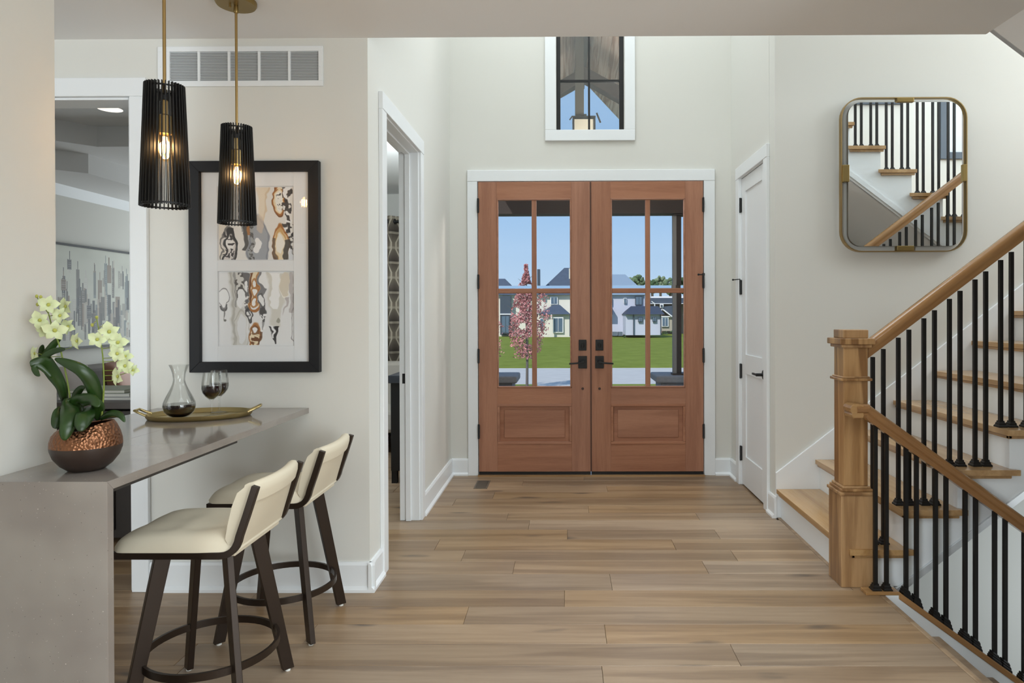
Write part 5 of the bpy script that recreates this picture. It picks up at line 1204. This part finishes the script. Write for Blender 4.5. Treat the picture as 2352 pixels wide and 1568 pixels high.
hip(h, 'roof', 1231, 1365, 677, 1296, 1330, 615, 71.5, 10, RFD); hip(h, 'roof', 1100, 1190, 677, 1120, 1160, 640, 71.6, 9, RFD)
pbox(h, 'chimney', 1234, 618, 1240, 668, 70.8, 1.2, HDK); pbox(h, 'gable_wall', 1307, 616, 1325, 640, 71.2, 1, CRW)
pbox(h, 'porch_wall', 1238, 720, 1352, 774, 69, 3, CRW); hip(h, 'porch_roof', 1236, 1311, 722, 1270, 1286, 700, 68.5, 4, RFD)
pbox(h, 'dark_wing', 1149, 680, 1173, 769, 71.2, .8, HDK); pbox(h, 'wing_band', 1148, 720, 1174, 722.5, 71.0, .3, WTR)
hwin(h, 1151, 724, 1171, 766, 71.0, HDK); hwin(h, 1264, 681, 1281, 699, 71.9); hwin(h, 1240, 731, 1248.5, 754, 68.9, mull=False); hwin(h, 1270, 728, 1294, 764, 68.9)
pbox(h, 'porch_column', 1265, 722, 1268, 774, 68.2, .25, CRW); pbox(h, 'porch_column', 1308, 720, 1310.5, 772, 68.2, .25, HDK)
h = root('house', 'pale lilac house with navy roofs seen through the right door leaf', 'house', (8, 70, GZ))
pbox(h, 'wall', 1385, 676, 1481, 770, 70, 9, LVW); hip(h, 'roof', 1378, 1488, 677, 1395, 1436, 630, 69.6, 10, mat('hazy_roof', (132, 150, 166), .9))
pbox(h, 'garage_wall', 1437.5, 720, 1519, 769.5, 66.5, 4, LVW); hip(h, 'garage_roof', 1436, 1527, 722, 1449, 1512, 703, 66, 5, RFN)
hwin(h, 1432.5, 684, 1439, 696, 69.9, mull=False); hwin(h, 1459, 680, 1476, 701, 69.9, HDK); hwin(h, 1396, 684, 1406.5, 701, 69.9, HDK); hwin(h, 1466, 728, 1476, 739.5, 66.4, HDK); hwin(h, 1499, 728, 1508, 739, 66.4, HDK); pbox(h, 'side_roof', 1380, 706, 1407, 722, 69.0, 1, RFN)
for x in (1455.5, 1518): pbox(h, 'downspout', x-1, 722, x+1, 769, 66.3, .15, HDK)
for x in (1408, 1420): tag(pbox(None, 'air_conditioner', x, 762, x+10, 771, 68, .9, mat('ac_grey', (96, 108, 120), .6)), 'left grey air conditioner box against the pale house' if x == 1408 else 'right grey air conditioner box against the pale house', 'air conditioner', 'air conditioners by the pale house')
h = root('house', 'brown craftsman house with white gable trim at far right', 'house', (14, 80, GZ))
pbox(h, 'wall', 1490, 697, 1610, 768, 80, 8, BRN); pbox(h, 'lower_wall', 1520, 727, 1548, 760, 78.6, 1, STN)
pbox(h, 'upper_wall', 1496, 680, 1600, 686, 82, 5, WTR)
ppoly(h, 'roof', [(1490, 684), (1610, 684), (1610, 697), (1490, 697)], 79, 8, RFD); pbox(h, 'fascia', 1490, 696.2, 1610, 697.8, 78.8, .3, WTR)
ppoly(h, 'gable_roof', [(1516, 714), (1522, 708.5), (1545, 726), (1560, 722), (1560, 700), (1524, 704)], 78.4, 1, RFD)
ppoly(h, 'rake_board', [(1515.5, 715), (1522, 708), (1523.5, 709.5), (1517, 716)], 78.1, .3, WTR); ppoly(h, 'rake_board', [(1522, 708), (1545, 726), (1543, 727.5), (1521, 710.5)], 78.1, .3, WTR); ppoly(h, 'rake_board', [(1497, 691), (1504.5, 696.5), (1505, 708), (1503.5, 708), (1503, 697.5), (1496.5, 692.5)], 78.1, .3, WTR)
pbox(h, 'gable_vent', 1516, 698, 1524, 706.5, 78.2, .2, WTR); pbox(h, 'vent_glass', 1518, 699.8, 1522, 704.5, 78.0, .2, HDK)
hwin(h, 1520, 728, 1535.5, 750, 78.5); pbox(h, 'white_beam', 1519, 725.5, 1546, 728, 78.3, .3, WTR); pbox(h, 'garage_door', 1545, 728, 1560, 760, 78.5, .3, HDK)
# shrubs and tree line
def clump(name, lab, cat, cx, Y, cz, rx, rz, m, n=26, seed=0, group=None):
    rs = random.Random(seed); mb = MB()
    for i in range(n):
        a = rs.uniform(0, 2*PI); q = math.sqrt(rs.random()); e = rs.uniform(.22, .4)*min(rx, rz*1.4)
        mb.ball((cx+rx*.8*q*math.cos(a), Y+rs.uniform(-.5, .5)*rx*.6, cz+rz*.75*q*math.sin(a)), e, 4, (1, 1, rs.uniform(.8, 1.1)))
    o = obj(name, mb, m, smooth=True)
    return tag(o, lab[seed-50] if isinstance(lab, (list, tuple)) else lab, cat, group)
TG = [mat('far_green_a', (92, 112, 78), .95, var=.35, bscale=1.2), mat('far_green_b', (66, 92, 56), .95, var=.35, bscale=1.5), mat('far_green_c', (120, 136, 104), .95, var=.3, bscale=1.2)]
for i, (px, py, w, lab) in enumerate([
    (1408, 640, 30, 'green tree peeking over the left end of the pale house roof'), (1430, 636, 28, 'pale green tree above the middle of the pale house roof'),
    (1448, 638, 28, 'dull green tree above the right slope of the pale house roof'), (1466, 630, 30, 'tall dark green tree beside the muntin of the right door leaf'),
    (1498, 641, 28, 'green tree just right of the muntin of the right door leaf'), (1517, 633, 30, 'pale leafy tree in the middle of the right pane tree line'),
    (1540, 640, 32, 'dark round tree left of the porch post'), (1572, 637, 34, 'dark green tree behind and right of the porch post'),
    (1172, 659, 26, 'small yellow-green tree left of the red maple'), (1196, 664, 18, 'low green tree behind the red maple crown')]):
    Yt = 108+5*(i % 3); a = at(px, py, Y=Yt); s_ = w*Yt/1568*.5
    r = root('far_tree', lab, 'tree', (a.x, Yt, GZ), 'tree line behind the houses')
    rs = random.Random(i); mb = MB()
    for k in range(60):
        q = math.sqrt(rs.random()); an = rs.uniform(0, 2*PI); e = rs.uniform(.16, .34)*s_
        mb.ball((a.x+s_*.85*q*math.cos(an), Yt+rs.uniform(-.6, .6)*s_, a.z-s_*1.15+s_*q*math.sin(an)*1.05), e, 4)
    obj('crown', mb, TG[i % 3], r, smooth=True)
    obj('trunk', MB().tube([(a.x, Yt, GZ), (a.x, Yt, a.z-s_*1.2)], .22, 7, up=(1, 0, 0)), mat('far_bark', (90, 80, 70), .9) if 'far_bark' not in bpy.data.materials else bpy.data.materials['far_bark'], r)
for i, (px, w) in enumerate(((1522, 6), (1530, 7), (1546, 10), (1435, 5))):
    a = at(px, 762, Y=66 if i == 3 else 77); s_ = w*77/1568; clump('shrub', ['small shrub under the window of the brown house', 'low shrub right of the brown house window', 'yellow-green shrub by the brown house garage', 'tiny shrub at the corner of the pale house'], 'shrub', a.x, a.y, GZ+s_*.5, s_*.6, s_*.6, TG[1], 14, 50+i, 'shrubs by the far houses')
